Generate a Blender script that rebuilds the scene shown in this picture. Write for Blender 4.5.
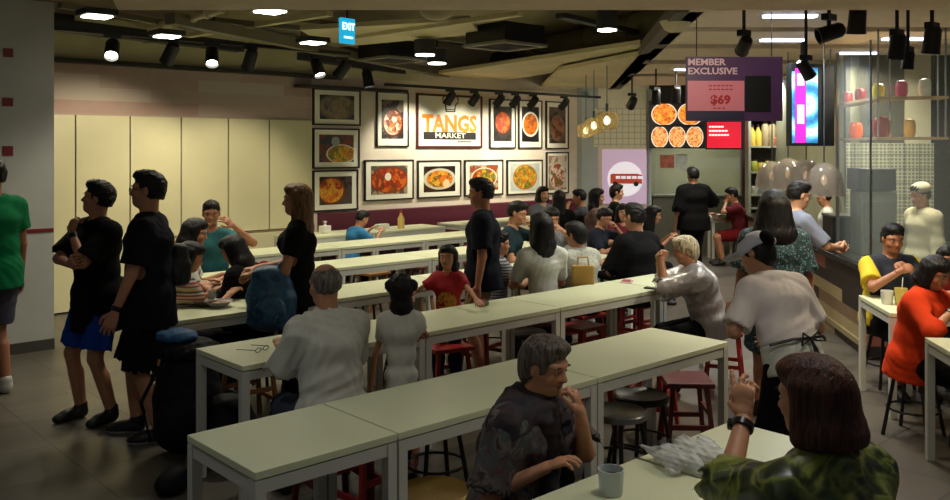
import bpy, bmesh, math, random
import numpy as np
from mathutils import Vector, Matrix
random.seed(7)
for o in list(bpy.data.objects): bpy.data.objects.remove(o)
SC = bpy.context.scene
COL = SC.collection
# ---------------------------------------------------------------- camera, world, exposure
F = 874.0; HOR = 147.4; YAW = 0.829; CH = 1.92
cy_, sy_ = math.cos(YAW), math.sin(YAW)
FWD = Vector((cy_, sy_, 0)); RGT = Vector((sy_, -cy_, 0))
cam = bpy.data.cameras.new('camera'); camo = bpy.data.objects.new('camera', cam); COL.objects.link(camo)
cam.sensor_width = 36; cam.lens = F / 950 * 36; cam.shift_y = -(250 - HOR) / 950
camo.location = (0, 0, CH); camo.rotation_euler = (math.pi / 2, 0, YAW - math.pi / 2)
cam.clip_start = 0.05; cam.clip_end = 100
SC.camera = camo
wd = bpy.data.worlds.new('world'); SC.world = wd; wd.use_nodes = True
wd.node_tree.nodes['Background'].inputs[0].default_value = (0.62, 0.66, 0.74, 1)
wd.node_tree.nodes['Background'].inputs[1].default_value = 0.07
SC.view_settings.view_transform = 'Standard'; SC.view_settings.look = 'None'
SC.view_settings.exposure = 0.0; SC.view_settings.gamma = 1; SC.view_settings.use_curve_mapping = False

def W(px, d, z=0.0):            # a point seen in column px at depth d
    l = (px - 475) / F * d
    p = FWD * d + RGT * l
    return Vector((p.x, p.y, z))
def ZAT(py, d): return CH - (py - HOR) * d / F
def DAT(py, z): return (CH - z) * F / (py - HOR)
UA = math.radians(39.5)         # the stalls stand on a second axis
UU = Vector((math.cos(UA), math.sin(UA), 0)); VV = Vector((math.sin(UA), -math.cos(UA), 0))
RO = Vector((8.25, 3.67, 0))
def R(u, w, z=0.0):
    p = RO + UU * u + VV * w
    return Vector((p.x, p.y, z))
RROT = UA - math.pi / 2         # rotation whose local +Y is UU and +X is VV

# ---------------------------------------------------------------- materials
def lin(c):
    return tuple(((v / 255) / 12.92 if v / 255 <= 0.04045 else ((v / 255 + 0.055) / 1.055) ** 2.4) for v in c[:3]) + (1,)
_M = {}
def mat(name, col, rough=0.6, metal=0.0, var=0.0, vs=8.0, bump=0.0, bs=60.0, emit=0.0, alpha=1.0, trans=0.0, spec=None, stretch=None, coat=0):
    if name in _M: return _M[name]
    m = bpy.data.materials.new(name); m.use_nodes = True; _M[name] = m
    nt = m.node_tree; b = nt.nodes['Principled BSDF']
    b.inputs['Base Color'].default_value = lin(col); b.inputs['Roughness'].default_value = rough
    b.inputs['Metallic'].default_value = metal
    if coat: b.inputs['Coat Weight'].default_value = coat
    if spec is not None: b.inputs['Specular IOR Level'].default_value = spec
    if trans: b.inputs['Transmission Weight'].default_value = trans
    if alpha < 1: b.inputs['Alpha'].default_value = alpha
    if emit:
        b.inputs['Emission Color'].default_value = lin(col); b.inputs['Emission Strength'].default_value = emit
    if var or bump:
        tc = nt.nodes.new('ShaderNodeTexCoord')
        src = tc.outputs['Object']
        if stretch:
            mp = nt.nodes.new('ShaderNodeMapping'); mp.inputs['Scale'].default_value = stretch
            nt.links.new(src, mp.inputs[0]); src = mp.outputs[0]
    if var:
        n = nt.nodes.new('ShaderNodeTexNoise'); n.inputs['Scale'].default_value = vs; n.inputs['Detail'].default_value = 5
        nt.links.new(src, n.inputs['Vector'])
        mr = nt.nodes.new('ShaderNodeMapRange'); mr.inputs[1].default_value = .3; mr.inputs[2].default_value = .7
        mr.inputs[3].default_value = 1 - var; mr.inputs[4].default_value = 1 + var
        nt.links.new(n.outputs[0], mr.inputs[0])
        mx = nt.nodes.new('ShaderNodeVectorMath'); mx.operation = 'SCALE'; mx.inputs[0].default_value = lin(col)[:3]
        nt.links.new(mr.outputs[0], mx.inputs['Scale']); nt.links.new(mx.outputs[0], b.inputs['Base Color'])
    if bump:
        n2 = nt.nodes.new('ShaderNodeTexNoise'); n2.inputs['Scale'].default_value = bs; n2.inputs['Detail'].default_value = 4
        nt.links.new(src, n2.inputs['Vector'])
        bp = nt.nodes.new('ShaderNodeBump'); bp.inputs['Strength'].default_value = bump; bp.inputs['Distance'].default_value = .02
        nt.links.new(n2.outputs[0], bp.inputs['Height']); nt.links.new(bp.outputs[0], b.inputs['Normal'])
    return m

class NT:                         # tiny node-graph helper
    def __init__(s, name):
        s.m = bpy.data.materials.new(name); s.m.use_nodes = True; s.nt = s.m.node_tree
        s.b = s.nt.nodes['Principled BSDF']
    def n(s, t, **k):
        x = s.nt.nodes.new(t)
        for a, v in k.items(): setattr(x, a, v)
        return x
    def l(s, a, b): s.nt.links.new(a, b)
    def tc(s, kind='Object'): return s.n('ShaderNodeTexCoord').outputs[kind]
    def val(s, sock, v):
        if hasattr(v, 'is_output') or isinstance(v, bpy.types.NodeSocket): s.l(v, sock)
        else: sock.default_value = v
    def math(s, op, a, b=0.0, c=0.0):
        x = s.n('ShaderNodeMath', operation=op); s.val(x.inputs[0], a); s.val(x.inputs[1], b); s.val(x.inputs[2], c); return x.outputs[0]
    def mix(s, f, a, b):
        x = s.n('ShaderNodeMix', data_type='RGBA'); s.val(x.inputs[0], f); s.val(x.inputs[6], a); s.val(x.inputs[7], b); return x.outputs[2]
    def sep(s, v):
        x = s.n('ShaderNodeSeparateXYZ'); s.l(v, x.inputs[0]); return x.outputs
    def noise(s, v, sc, det=4, dist=0.0):
        x = s.n('ShaderNodeTexNoise'); s.l(v, x.inputs['Vector']); x.inputs['Scale'].default_value = sc
        x.inputs['Detail'].default_value = det; x.inputs['Distortion'].default_value = dist; return x.outputs[0]
    def ramp(s, f, stops, mode='LINEAR'):
        x = s.n('ShaderNodeValToRGB'); x.color_ramp.interpolation = mode; s.l(f, x.inputs[0])
        e = x.color_ramp.elements
        while len(e) < len(stops): e.new(.5)
        for i, (p, c) in enumerate(stops): e[i].position = p; e[i].color = lin(c)
        return x.outputs[0]
    def mapv(s, v, loc=(0, 0, 0), rot=(0, 0, 0), scale=(1, 1, 1)):
        x = s.n('ShaderNodeMapping'); s.l(v, x.inputs[0]); x.inputs[1].default_value = loc; x.inputs[2].default_value = rot; x.inputs[3].default_value = scale
        return x.outputs[0]
    def bump(s, h, st=.3, d=.01):
        x = s.n('ShaderNodeBump'); x.inputs['Strength'].default_value = st; x.inputs['Distance'].default_value = d
        s.l(h, x.inputs['Height']); s.l(x.outputs[0], s.b.inputs['Normal'])
    def done(s, col=None, rough=None, emit=None, es=None):
        if col is not None: s.val(s.b.inputs['Base Color'], col)
        if rough is not None: s.val(s.b.inputs['Roughness'], rough)
        if emit is not None: s.val(s.b.inputs['Emission Color'], emit); s.b.inputs['Emission Strength'].default_value = es
        return s.m

# ---------------------------------------------------------------- mesh helpers
def link(name, me, parent=None, m=None, smooth=False):
    o = bpy.data.objects.new(name, me); COL.objects.link(o)
    if m is not None:
        for x in (m if isinstance(m, (list, tuple)) else [m]): me.materials.append(x)
    if parent is not None: o.parent = parent
    if smooth:
        me.polygons.foreach_set('use_smooth', [True] * len(me.polygons))
    return o
def obj(name, bm, m=None, parent=None, smooth=False, bevel=0.0, auto=None):
    if bevel:
        bmesh.ops.bevel(bm, geom=[e for e in bm.edges if e.is_manifold and e.calc_face_angle(0) > .6], offset=bevel, segments=2, affect='EDGES', profile=.6)
    bmesh.ops.recalc_face_normals(bm, faces=bm.faces)
    me = bpy.data.meshes.new(name); bm.to_mesh(me); bm.free()
    o = link(name, me, parent, m)
    if smooth:
        me.polygons.foreach_set('use_smooth', [True] * len(me.polygons))
        if auto is not False:
            try: me.set_sharp_from_angle(angle=math.radians(auto or 40))
            except Exception: pass
    return o
def tag(o, label=None, cat=None, group=None, kind=None):
    if label: o['label'] = label
    if cat: o['category'] = cat
    if group: o['group'] = group
    if kind: o['kind'] = kind
    return o
def thing(name, label, cat, loc=(0, 0, 0), rz=0.0, group=None):
    o = bpy.data.objects.new(name, None); COL.objects.link(o); o.empty_display_size = .1
    o.location = loc; o.rotation_euler = (0, 0, rz); return tag(o, label, cat, group)
def struct(name, bm, m, smooth=False, bevel=0.0, label=None):
    o = obj(name, bm, m, None, smooth, bevel); o['kind'] = 'structure'
    if label: o['label'] = label
    return o
def dup(root, loc, rz, label, group=None):
    r = root.copy(); COL.objects.link(r); r.location = loc; r.rotation_euler = (0, 0, rz); r['label'] = label
    if group: r['group'] = group
    for ch in list(root.children):
        c = ch.copy(); COL.objects.link(c); c.parent = r
        for g in ch.children:
            d = g.copy(); COL.objects.link(d); d.parent = c
    return r
def B(): return bmesh.new()
def box(bm, c, s, rz=0.0, M=None):
    mt = (M or Matrix.Identity(4)) @ Matrix.Translation(c) @ Matrix.Rotation(rz, 4, 'Z') @ Matrix.Diagonal((s[0], s[1], s[2], 1))
    bmesh.ops.create_cube(bm, size=1, matrix=mt); return bm
def bx(c, s, rz=0.0): return box(B(), c, s, rz)
def cyl(bm, a, b, r, r2=None, n=16, caps=True):
    a = Vector(a); b = Vector(b); d = b - a
    q = d.to_track_quat('Z', 'Y').to_matrix().to_4x4()
    bmesh.ops.create_cone(bm, cap_ends=caps, cap_tris=False, segments=n, radius1=r, radius2=r if r2 is None else r2, depth=d.length,
                          matrix=Matrix.Translation((a + b) / 2) @ q)
    return bm
def tube(bm, pts, r, n=8):
    pts = [Vector(p) for p in pts]; rings = []
    up = Vector((0, 0, 1))
    for i, p in enumerate(pts):
        t = (pts[min(i + 1, len(pts) - 1)] - pts[max(i - 1, 0)]).normalized()
        s = t.cross(up)
        if s.length < .05: s = t.cross(Vector((1, 0, 0)))
        s.normalize(); u = s.cross(t)
        rr = r[i] if isinstance(r, (list, tuple)) else r
        rings.append([bm.verts.new(p + (s * math.cos(k * 2 * math.pi / n) + u * math.sin(k * 2 * math.pi / n)) * rr) for k in range(n)])
    for a, b in zip(rings, rings[1:]):
        for k in range(n): bm.faces.new((a[k], a[(k + 1) % n], b[(k + 1) % n], b[k]))
    bm.faces.new(rings[0]); bm.faces.new(rings[-1][::-1]); return bm
def lathe(bm, prof, c=(0, 0, 0), n=24, sx=1, sy=1, M=None):
    rings = []
    M = M or Matrix.Identity(4)
    for r, z in prof:
        if r < 1e-5: rings.append([bm.verts.new(M @ Vector((c[0], c[1], c[2] + z)))])
        else: rings.append([bm.verts.new(M @ Vector((c[0] + r * sx * math.cos(k * 2 * math.pi / n), c[1] + r * sy * math.sin(k * 2 * math.pi / n), c[2] + z))) for k in range(n)])
    for a, b in zip(rings, rings[1:]):
        for k in range(n):
            q = [a[k % len(a)], a[(k + 1) % len(a)], b[(k + 1) % len(b)], b[k % len(b)]]
            u = []
            for v in q:
                if v not in u: u.append(v)
            if len(u) > 2: bm.faces.new(u)
    return bm
def poly(bm, pts, thick, M=None):   # outline in XZ extruded along +Y
    M = M or Matrix.Identity(4)
    a = [bm.verts.new(M @ Vector((x, 0, z))) for x, z in pts]; b = [bm.verts.new(M @ Vector((x, thick, z))) for x, z in pts]
    bm.faces.new(a); bm.faces.new(b[::-1]); n = len(pts)
    for k in range(n): bm.faces.new((a[k], b[k], b[(k + 1) % n], a[(k + 1) % n]))
    return bm
def quadprism(bm, pts, z0, z1):     # outline in XY between two heights
    a = [bm.verts.new((p[0], p[1], z0)) for p in pts]; b = [bm.verts.new((p[0], p[1], z1)) for p in pts]
    bm.faces.new(a[::-1]); bm.faces.new(b); n = len(pts)
    for k in range(n): bm.faces.new((a[k], a[(k + 1) % n], b[(k + 1) % n], b[k]))
    return bm
def textmesh(name, s, size, m, parent, loc, rot=(math.pi / 2, 0, 0), align='CENTER', ext=.001, sx=1.0, bold=0.0):
    cu = bpy.data.curves.new(name, 'FONT'); cu.body = s; cu.size = size; cu.extrude = ext; cu.align_x = align; cu.align_y = 'CENTER'
    cu.offset = bold; cu.resolution_u = 2
    t = bpy.data.objects.new(name, cu); COL.objects.link(t); bpy.context.view_layer.update()
    me = bpy.data.meshes.new_from_object(t); bpy.data.objects.remove(t)
    me.transform(Matrix.Translation(loc) @ Matrix.Rotation(rot[2], 4, 'Z') @ Matrix.Rotation(rot[0], 4, 'X') @ Matrix.Diagonal((sx, 1, 1, 1)))
    me.materials.clear()
    return link(name, me, parent, m)
# ---------------------------------------------------------------- shared materials
white_top = mat('table_laminate', (212, 216, 180), .38, var=.035, vs=3, bump=.03, bs=300)
white_frame = mat('table_frame_paint', (196, 196, 184), .45)
blackmetal = mat('black_metal', (16, 16, 17), .42)
darkgrey = mat('dark_grey', (44, 45, 44), .6)
steel = mat('steel', (150, 152, 152), .3, 1.0, var=.05)
lampwhite = mat('lamp_glow', (255, 248, 228), .5, emit=14)
lampcool = mat('lamp_glow_cool', (225, 238, 255), .5, emit=14)

# ---------------------------------------------------------------- floor
g = NT('floor_tiles')
v = g.tc(); vm = g.mapv(v, rot=(0, 0, 0), scale=(1, 1, 1))
br = g.n('ShaderNodeTexBrick'); g.l(vm, br.inputs['Vector']); br.offset = 0.0; br.squash = 1
br.inputs['Scale'].default_value = 1; br.inputs['Mortar Size'].default_value = .006; br.inputs['Brick Width'].default_value = .6; br.inputs['Row Height'].default_value = .6
br.inputs['Color1'].default_value = lin((92, 86, 74)); br.inputs['Color2'].default_value = lin((104, 96, 82)); br.inputs['Mortar'].default_value = lin((54, 51, 46))
n1 = g.noise(v, 1.7, 6, .6); n2 = g.noise(v, 22, 5)
c = g.mix(g.math('MULTIPLY', n1, .55), br.outputs[0], lin((70, 68, 66)))
rg = g.math('MULTIPLY_ADD', n1, .25, .24)
g.bump(n2, .12, .004)
floor_m = g.done(c, rg)
# the floor reaches under everything the photo shows
struct('floor', quadprism(B(), [(-1.5, -1.5), (20, -1.5), (20, 13.5), (-1.5, 13.5)], -.1, 0), floor_m)

# ---------------------------------------------------------------- picture wall, runs along X at Y = WY
WY = 10.75; WX1 = 12.45
def onwall(px, py, Y=WY):
    r = (px - 475) / F; d = Y / (sy_ - r * cy_)
    return (d * (cy_ + r * sy_), CH - (py - HOR) * d / F)
g = NT('wall_paint_patches')     # grey-mauve paint with faded brick-like patches
v = g.tc(); x, y, z = g.sep(v)[:3]
cb = g.n('ShaderNodeCombineXYZ'); g.l(x, cb.inputs[0]); g.l(z, cb.inputs[1])
br = g.n('ShaderNodeTexBrick'); g.l(cb.outputs[0], br.inputs['Vector']); br.inputs['Scale'].default_value = 1
br.inputs['Brick Width'].default_value = 1.25; br.inputs['Row Height'].default_value = .155; br.inputs['Mortar Size'].default_value = 0.0; br.inputs['Bias'].default_value = -.15
br.inputs['Color1'].default_value = lin((168, 122, 114)); br.inputs['Color2'].default_value = lin((196, 190, 180)); br.inputs['Mortar'].default_value = lin((186, 176, 166))
nz = g.noise(v, 2.2, 5)
c = g.mix(g.math('MULTIPLY', nz, .9), br.outputs[0], lin((190, 178, 164)))
wallp = g.done(c, .7)
wsx = onwall(311.5, 110)[0]
struct('wall_back', bx(((2.6 + wsx) / 2, WY + .1, 1.8), (wsx - 2.6, .2, 3.6)), wallp)
picwall = mat('picture_wall_paint', (226, 214, 196), .7, var=.06, vs=2.5, stretch=(1, 1, 3))
struct('wall_pictures', bx(((wsx + WX1) / 2, WY + .1, 1.8), (WX1 - wsx, .2, 3.6)), picwall)
cream = mat('cream_panels', (210, 206, 168), .5, var=.05, vs=1.5)
seam = mat('panel_seam', (92, 88, 72), .8)
# cream sliding panels along the left of the wall
px0, _ = onwall(54, 110); px1, _ = onwall(247, 110)
pz = 2.30
edges = [onwall(p, 110)[0] for p in (30, 74.5, 129, 180, 227, 268, 312)]
edges[-1] = onwall(311, 110)[0]
for i, (a, b) in enumerate(zip(edges, edges[1:])):
    zt = pz
    o = struct('wall_panel' if i == 0 else 'wall_panel.%03d' % i, bx(((a + b) / 2, WY - .02, (.80 + zt) / 2), (b - a - .018, .04, zt - .80)), cream, bevel=.003)
struct('trim_1', bx(((edges[0] + edges[-1]) / 2, WY - .012, (.79 + pz) / 2), (edges[-1] - edges[0], .012, pz - .79)), seam)
struct('trim_2', bx(((edges[0] + edges[-1]) / 2, WY - .06, .39), (edges[-1] - edges[0], .12, .74)), cream)
# dark ledge and cream bulkhead over the wall
ledge = mat('dark_ledge', (46, 42, 38), .6)
olive = mat('olive_soffit', (206, 200, 160), .7, var=.12, vs=1.2)
lx0, lz0 = onwall(40, 54); 
struct('trim_3', bx(((2.6 + 7.1) / 2, WY - .09, 2.93), (4.5, .18, .05)), ledge)
struct('trim_4', bx((7.35, WY - .09, 2.78), (1.9, .18, .04)), ledge)
struct('wall_upper', bx((5.6, WY - .04, 3.2), (6.0, .1, .5)), olive)
# white pillar at far left with small red squares and a red stripe
pilm = mat('pillar_paint', (186, 188, 182), .6, var=.06, vs=3)
PY = 8.87
def onp(px, py): return onwall(px, py, PY)
plx = onp(54, 200)[0]
struct('wall_left', bx((plx - 1.6, PY + .95, 1.65), (3.2, 1.9, 3.3)), pilm)
redm = mat('dark_red_paint', (120, 28, 34), .5)
for i, (a, b, cc, dd) in enumerate([(3, 48, 13, 57.5), (2, 97.5, 13, 106.5), (2, 146, 13, 156)]):
    xa, za = onp(a, b); xb, zb = onp(cc, dd)
    o = obj('wall_decal', bx(((xa + xb) / 2, PY - .003, (za + zb) / 2), (xb - xa, .006, za - zb)), redm)
    tag(o, 'small dark red square on the grey pillar, ' + ['uppermost of three', 'middle one of three', 'lowest of three'][i], 'decal', 'red squares on the pillar')
xa, za = onp(-20, 230.3); xb, zb = onp(53.5, 233.5)
tag(obj('wall_stripe', bx(((xa + xb) / 2, PY - .003, (za + zb) / 2), (xb - xa, .006, .036)), redm), 'thin red horizontal stripe across the grey pillar', 'stripe')
struct('baseboard_left', bx((plx - 1.6, PY - .01, .05), (3.2, .02, .1)), mat('skirting', (70, 68, 66), .5))

# maroon banquette under the pictures
maroon = mat('maroon_vinyl', (84, 24, 44), .45, var=.06)
bxa = onwall(311, 213)[0] + .1; bxb = WX1 - .1
ban = thing('banquette', 'long maroon padded banquette along the wall below the framed pictures', 'banquette', ((bxa + bxb) / 2, WY - .001, 0))
L = bxb - bxa
obj('backrest', bx((0, -.05, .70), (L, .10, .56)), maroon, ban, bevel=.015)
obj('seat', bx((0, -.14, .40), (L, .28, .10)), maroon, ban, bevel=.02)
obj('plinth', bx((0, -.12, .175), (L, .22, .35)), ledge, ban)

# ---------------------------------------------------------------- framed food pictures
def food_mat(name, bg, bg2, rim, cols, cx=0.0, cz=0.0, rx=.3, rz=.25, seed=0, sc=14, inner=.86, spot=None):
    g = NT(name); v = g.tc(); x, y, z = g.sep(v)[:3]
    dx = g.math('DIVIDE', g.math('SUBTRACT', x, cx), rx); dz = g.math('DIVIDE', g.math('SUBTRACT', z, cz), rz)
    rr = g.math('SQRT', g.math('ADD', g.math('MULTIPLY', dx, dx), g.math('MULTIPLY', dz, dz)))
    vs = g.mapv(v, loc=(seed * 3.1, seed * 1.7, seed))
    vo = g.n('ShaderNodeTexVoronoi'); g.l(vs, vo.inputs['Vector']); vo.inputs['Scale'].default_value = sc
    sp = g.sep(vo.outputs['Color'])[0]
    nz = g.noise(vs, sc * 1.3, 4, 1.2)
    f = g.math('MULTIPLY_ADD', nz, .7, g.math('MULTIPLY_ADD', sp, .5, -.1))
    k = len(cols); food = g.ramp(f, [((i + .5) / k, c) for i, c in enumerate(cols)])
    bgc = g.mix(g.math('GREATER_THAN', g.noise(vs, 5, 4, .8), .52), lin(bg), lin(bg2))
    c1 = g.mix(g.math('LESS_THAN', rr, 1.0), bgc, lin(rim))
    c2 = g.mix(g.math('LESS_THAN', rr, inner), c1, food)
    if spot:
        sx, sz, sr, scol = spot
        ex = g.math('SUBTRACT', x, sx); ez = g.math('SUBTRACT', z, sz)
        er = g.math('SQRT', g.math('ADD', g.math('MULTIPLY', ex, ex), g.math('MULTIPLY', ez, ez)))
        c2 = g.mix(g.math('LESS_THAN', er, sr), c2, lin(scol))
    return g.done(c2, .35)
mount = mat('picture_mount', (236, 234, 216), .55)
def frame(label, l, t, r, b, fm, border, inner_px, fmat, fw=.022):
    xa, za = onwall(l, t); xb, zb = onwall(r, b); w = xb - xa; h = za - zb
    t0 = thing('picture_frame', label, 'picture', ((xa + xb) / 2, WY - .002, (za + zb) / 2), 0, 'framed food pictures on the wall')
    bm = B()
    for s in (-1, 1):
        box(bm, (s * (w / 2 - fw / 2), -.018, 0), (fw, .036, h)); box(bm, (0, -.018, s * (h / 2 - fw / 2)), (w - 2 * fw, .036, fw))
    obj('frame', bm, fmat, t0)
    obj('mount', bx((0, -.011, 0), (w - 2 * fw, .022, h - 2 * fw)), mount, t0)
    if fm is not None:
        mw, mh = inner_px
        obj('food_print', bx((0, -.0235, 0), (w * mw * .95, .003, h * mh * .95)), fm, t0)
    return t0, w, h
bk = mat('black_frame', (22, 20, 19), .4); dbrown = mat('dark_red_wood_frame', (74, 26, 20), .4)
OR, RD, YL, GN, BR, WH, DK = (214, 110, 32), (168, 40, 24), (226, 178, 52), (70, 110, 44), (104, 58, 30), (226, 216, 196), (34, 24, 22)
pics = [
 ('black framed picture of noodles in a grey bowl, top of the left column', 312, 88, 359.5, 126, food_mat('food1', (24, 26, 34), (46, 60, 92), (96, 92, 84), [(60, 60, 56), (110, 104, 88), (150, 130, 100), (60, 80, 110)], .0, .0, .33, .19, 1, 12), (.76, .70)),
 ('black framed picture of a bright yellow noodle plate, middle of the left column', 312, 128, 358.5, 168, food_mat('food2', (120, 60, 50), (52, 64, 80), WH, [YL, OR, GN, YL, RD], .08, -.08, .26, .14, 2, 14, .9, (-.02, .1, .07, (150, 160, 160))), (.78, .72)),
 ('black framed picture of red curry bowl with yellow, lowest of the left column', 312, 170.5, 357, 209.5, food_mat('food3', (36, 26, 24), (74, 60, 56), (110, 50, 30), [BR, OR, YL, RD, BR], -.08, .0, .24, .20, 3, 11), (.76, .72)),
 ('tall black framed picture of a stir fry, left of the wide market sign', 375.5, 91, 407.5, 147, food_mat('food4', (40, 34, 34), (110, 96, 84), (90, 30, 22), [RD, BR, OR, WH, DK], .0, -.05, .2, .22, 4, 14), (.72, .74)),
 ('landscape black framed picture of red stew with an egg, below the tall stir fry', 363.5, 160, 412.5, 199, food_mat('food5', (92, 78, 60), (160, 140, 110), (130, 34, 20), [RD, OR, RD, BR, OR], .0, .0, .36, .2, 5, 13, .93, (-.03, .05, .06, (236, 226, 206))), (.78, .74)),
 ('landscape black framed picture of plated chicken rice, below the market sign left', 416.5, 160.5, 460, 196.5, food_mat('food6', (30, 20, 18), (60, 34, 24), (196, 190, 170), [OR, BR, YL, OR, RD], .0, .0, .34, .17, 6, 13, .8, (.14, -.08, .07, (230, 200, 150))), (.76, .72)),
 ('landscape black framed picture of orange seafood pile, below the market sign right', 463.5, 160, 502, 194.5, food_mat('food7', (180, 166, 130), (150, 70, 40), WH, [OR, YL, GN, RD, OR], .0, .0, .3, .17, 7, 14, .9), (.78, .74)),
 ('landscape black framed picture of yellow soup in a round bowl, right in the lower row', 506, 160, 541.5, 193.5, food_mat('food8', (186, 196, 190), (200, 204, 190), (196, 110, 26), [YL, OR, GN, YL, RD], .0, .0, .3, .22, 8, 13, .92), (.86, .82)),
 ('tall black framed picture of a brown claypot, first right of the market sign', 488.5, 98.5, 514.5, 148.5, food_mat('food9', DK, (50, 46, 44), (70, 40, 30), [BR, OR, RD, (120, 90, 60)], .0, .02, .2, .21, 9, 13), (.74, .74)),
 ('tall black framed picture of noodles in a white bowl, second right of the market sign', 517.5, 99.5, 541, 148.5, food_mat('food10', (26, 22, 24), (36, 34, 44), (220, 214, 200), [RD, OR, BR, OR, (120, 60, 30)], .0, .0, .21, .22, 10, 13, .84), (.76, .76)),
 ('tall black framed picture of dark skewers, upper right corner of the group', 545, 101, 567.5, 149, food_mat('food11', (42, 34, 34), (90, 76, 70), (120, 100, 90), [DK, BR, (170, 120, 90), DK], .0, -.05, .2, .24, 11, 12), (.76, .8)),
 ('tall black framed picture of prawns and greens, lower right corner of the group', 545.5, 152, 567.5, 193, food_mat('food12', (190, 180, 160), (150, 120, 90), (196, 186, 168), [OR, GN, RD, WH, BR], .0, -.05, .22, .24, 12, 11, .9), (.86, .86)),
]
for lab, l, t, r, b, fm, ip in pics: frame(lab, l, t, r, b, fm, None, ip, bk)
sg, w, h = frame('wide dark red framed sign with chef hat and orange TANGS MARKET lettering', 415.5, 93, 481, 148, None, None, None, dbrown, .035)
sg.name = 'market_sign'; sg['category'] = 'sign'; del sg['group']
txo = mat('sign_orange', (236, 136, 26), .5); txk = mat('sign_black', (20, 18, 18), .5)
textmesh('lettering', 'TANGS', .365, txo, sg, (-.0, -.024, -.05), sx=.98, bold=.014)
bm = bx((.0, -.024, -.235), (w * .80, .004, .12)); obj('lettering_bar', bm, txk, sg)
textmesh('lettering', 'MARKET', .115, mount, sg, (-.0, -.027, -.235), sx=1.5, bold=.002)
bm = B()
for i in range(9): box(bm, (.17 + i * .034, -.024, -.33), (.026, .004, .022))
obj('small_print', bm, txk, sg)
hat = B(); ppts = []
hp = [(a * .92, b - .0) for a, b in [(-.10, .16), (-.115, .27), (-.17, .30), (-.185, .36), (-.14, .41), (-.09, .40), (-.05, .44), (0, .455), (.05, .44), (.09, .40), (.14, .41), (.185, .36), (.17, .30), (.115, .27), (.10, .16), (-.10, .16)]]
tube(hat, [(a - .0, -.026, b) for a, b in hp], .011, 6); tube(hat, [(-.10, -.026, .19), (.10, -.026, .19)], .008, 6)
obj('chef_hat_outline', hat, txk, sg)
# ---------------------------------------------------------------- back plane and food stalls (second axis)
def onR(px, u, py=None):
    A = RO + UU * u; r = (px - 475) / F
    w = (r * A.dot(FWD) - A.dot(RGT)) / (VV.dot(RGT) - r * VV.dot(FWD))
    if py is None: return w
    d = (A + VV * w).dot(FWD); return w, CH - (py - HOR) * d / F
def rbox(u0, u1, w0, w1, z0, z1, bm=None):
    return quadprism(bm or B(), [R(u0, w0), R(u0, w1), R(u1, w1), R(u1, w0)], z0, z1)
BU = 7.8
w583 = onR(577, BU); w601 = onR(601, BU); w650 = onR(649, BU); w745 = onR(746, BU)
offw = mat('offwhite_wall', (224, 218, 194), .6, var=.05)
greyblue = mat('greyblue_column', (176, 186, 184), .6, var=.05, vs=3)
struct('wall_far', rbox(BU, BU + .15, w583, w650, 0, 3.6), offw)
struct('trim_5', quadprism(B(), [(WX1 - .02, WY - .12), (WX1 + .42, WY - .32), (WX1 + .5, WY + .1), (WX1, WY + .2)], 0, 3.6), greyblue)
# woven panel with a grid above the bus poster
g = NT('grid_panel'); v = g.tc(); x, y, z = g.sep(v)[:3]
gx = g.math('LESS_THAN', g.math('FRACT', g.math('MULTIPLY', x, 9)), .16); gz = g.math('LESS_THAN', g.math('FRACT', g.math('MULTIPLY', z, 9)), .16)
grid_m = g.done(g.mix(g.math('MAXIMUM', gx, gz), lin((224, 222, 196)), lin((186, 188, 166))), .6)
def rpart(name, u, l, t, r, b, th, m, parent, z0, w0):
    pu = (Vector(parent.location) - RO).dot(UU)   # part of a thing whose empty stands at R(u, w0, z0)
    wa, za = onR(l, u, t); wb, zb = onR(r, u, b)
    return obj(name, bx(((wa + wb) / 2 - w0, u - pu - th / 2, (za + zb) / 2 - z0), (wb - wa, th, za - zb)), m, parent)
def rthing(name, label, cat, u, px, py, group=None):
    w, z = onR(px, u, py); t = thing(name, label, cat, R(u, w, z), RROT, group); return t, w, z
t, w, z = rthing('wall_panel_board', 'pale square grid panel on the far wall above the bus poster', 'panel', BU - .01, 616, 127)
rpart('board', BU - .01, 585, 108, 646, 147, .03, grid_m, t, z, w)
lilac = mat('poster_lilac', (206, 178, 206), .5, emit=.4); pwhite = mat('poster_white', (236, 232, 240), .5, emit=.6); pbus = mat('poster_bus_red', (206, 78, 52), .5, emit=.2)
t, w, z = rthing('bus_poster', 'lilac backlit poster with a red bus on a white circle on the far wall', 'poster', BU - .02, 625, 180)
rpart('poster_sheet', BU - .02, 602, 149.5, 646.5, 204, .04, lilac, t, z, w)
wr, _ = onR(646.5, BU - .02, 180); rad = (onR(642, BU - .02) - onR(607, BU - .02)) / 2
bm = B(); cyl(bm, (0, -.042, .02), (0, -.05, .02), rad, n=40); obj('white_circle', bm, pwhite, t)
bm = B(); box(bm, (.02, -.055, .02), (.58, .008, .17)); box(bm, (.0, -.056, .105), (.5, .008, .03)); obj('bus_body', bm, pbus, t)
bm = B()
for k in range(5): box(bm, (-.13 + k * .1, -.062, .05), (.08, .004, .05))
obj('bus_windows', bm, pwhite, t)
for k in (-.18, .2): obj('bus_wheel', cyl(B(), (k, -.055, -.07), (k, -.066, -.07), .045, n=16), txk, t)
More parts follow.
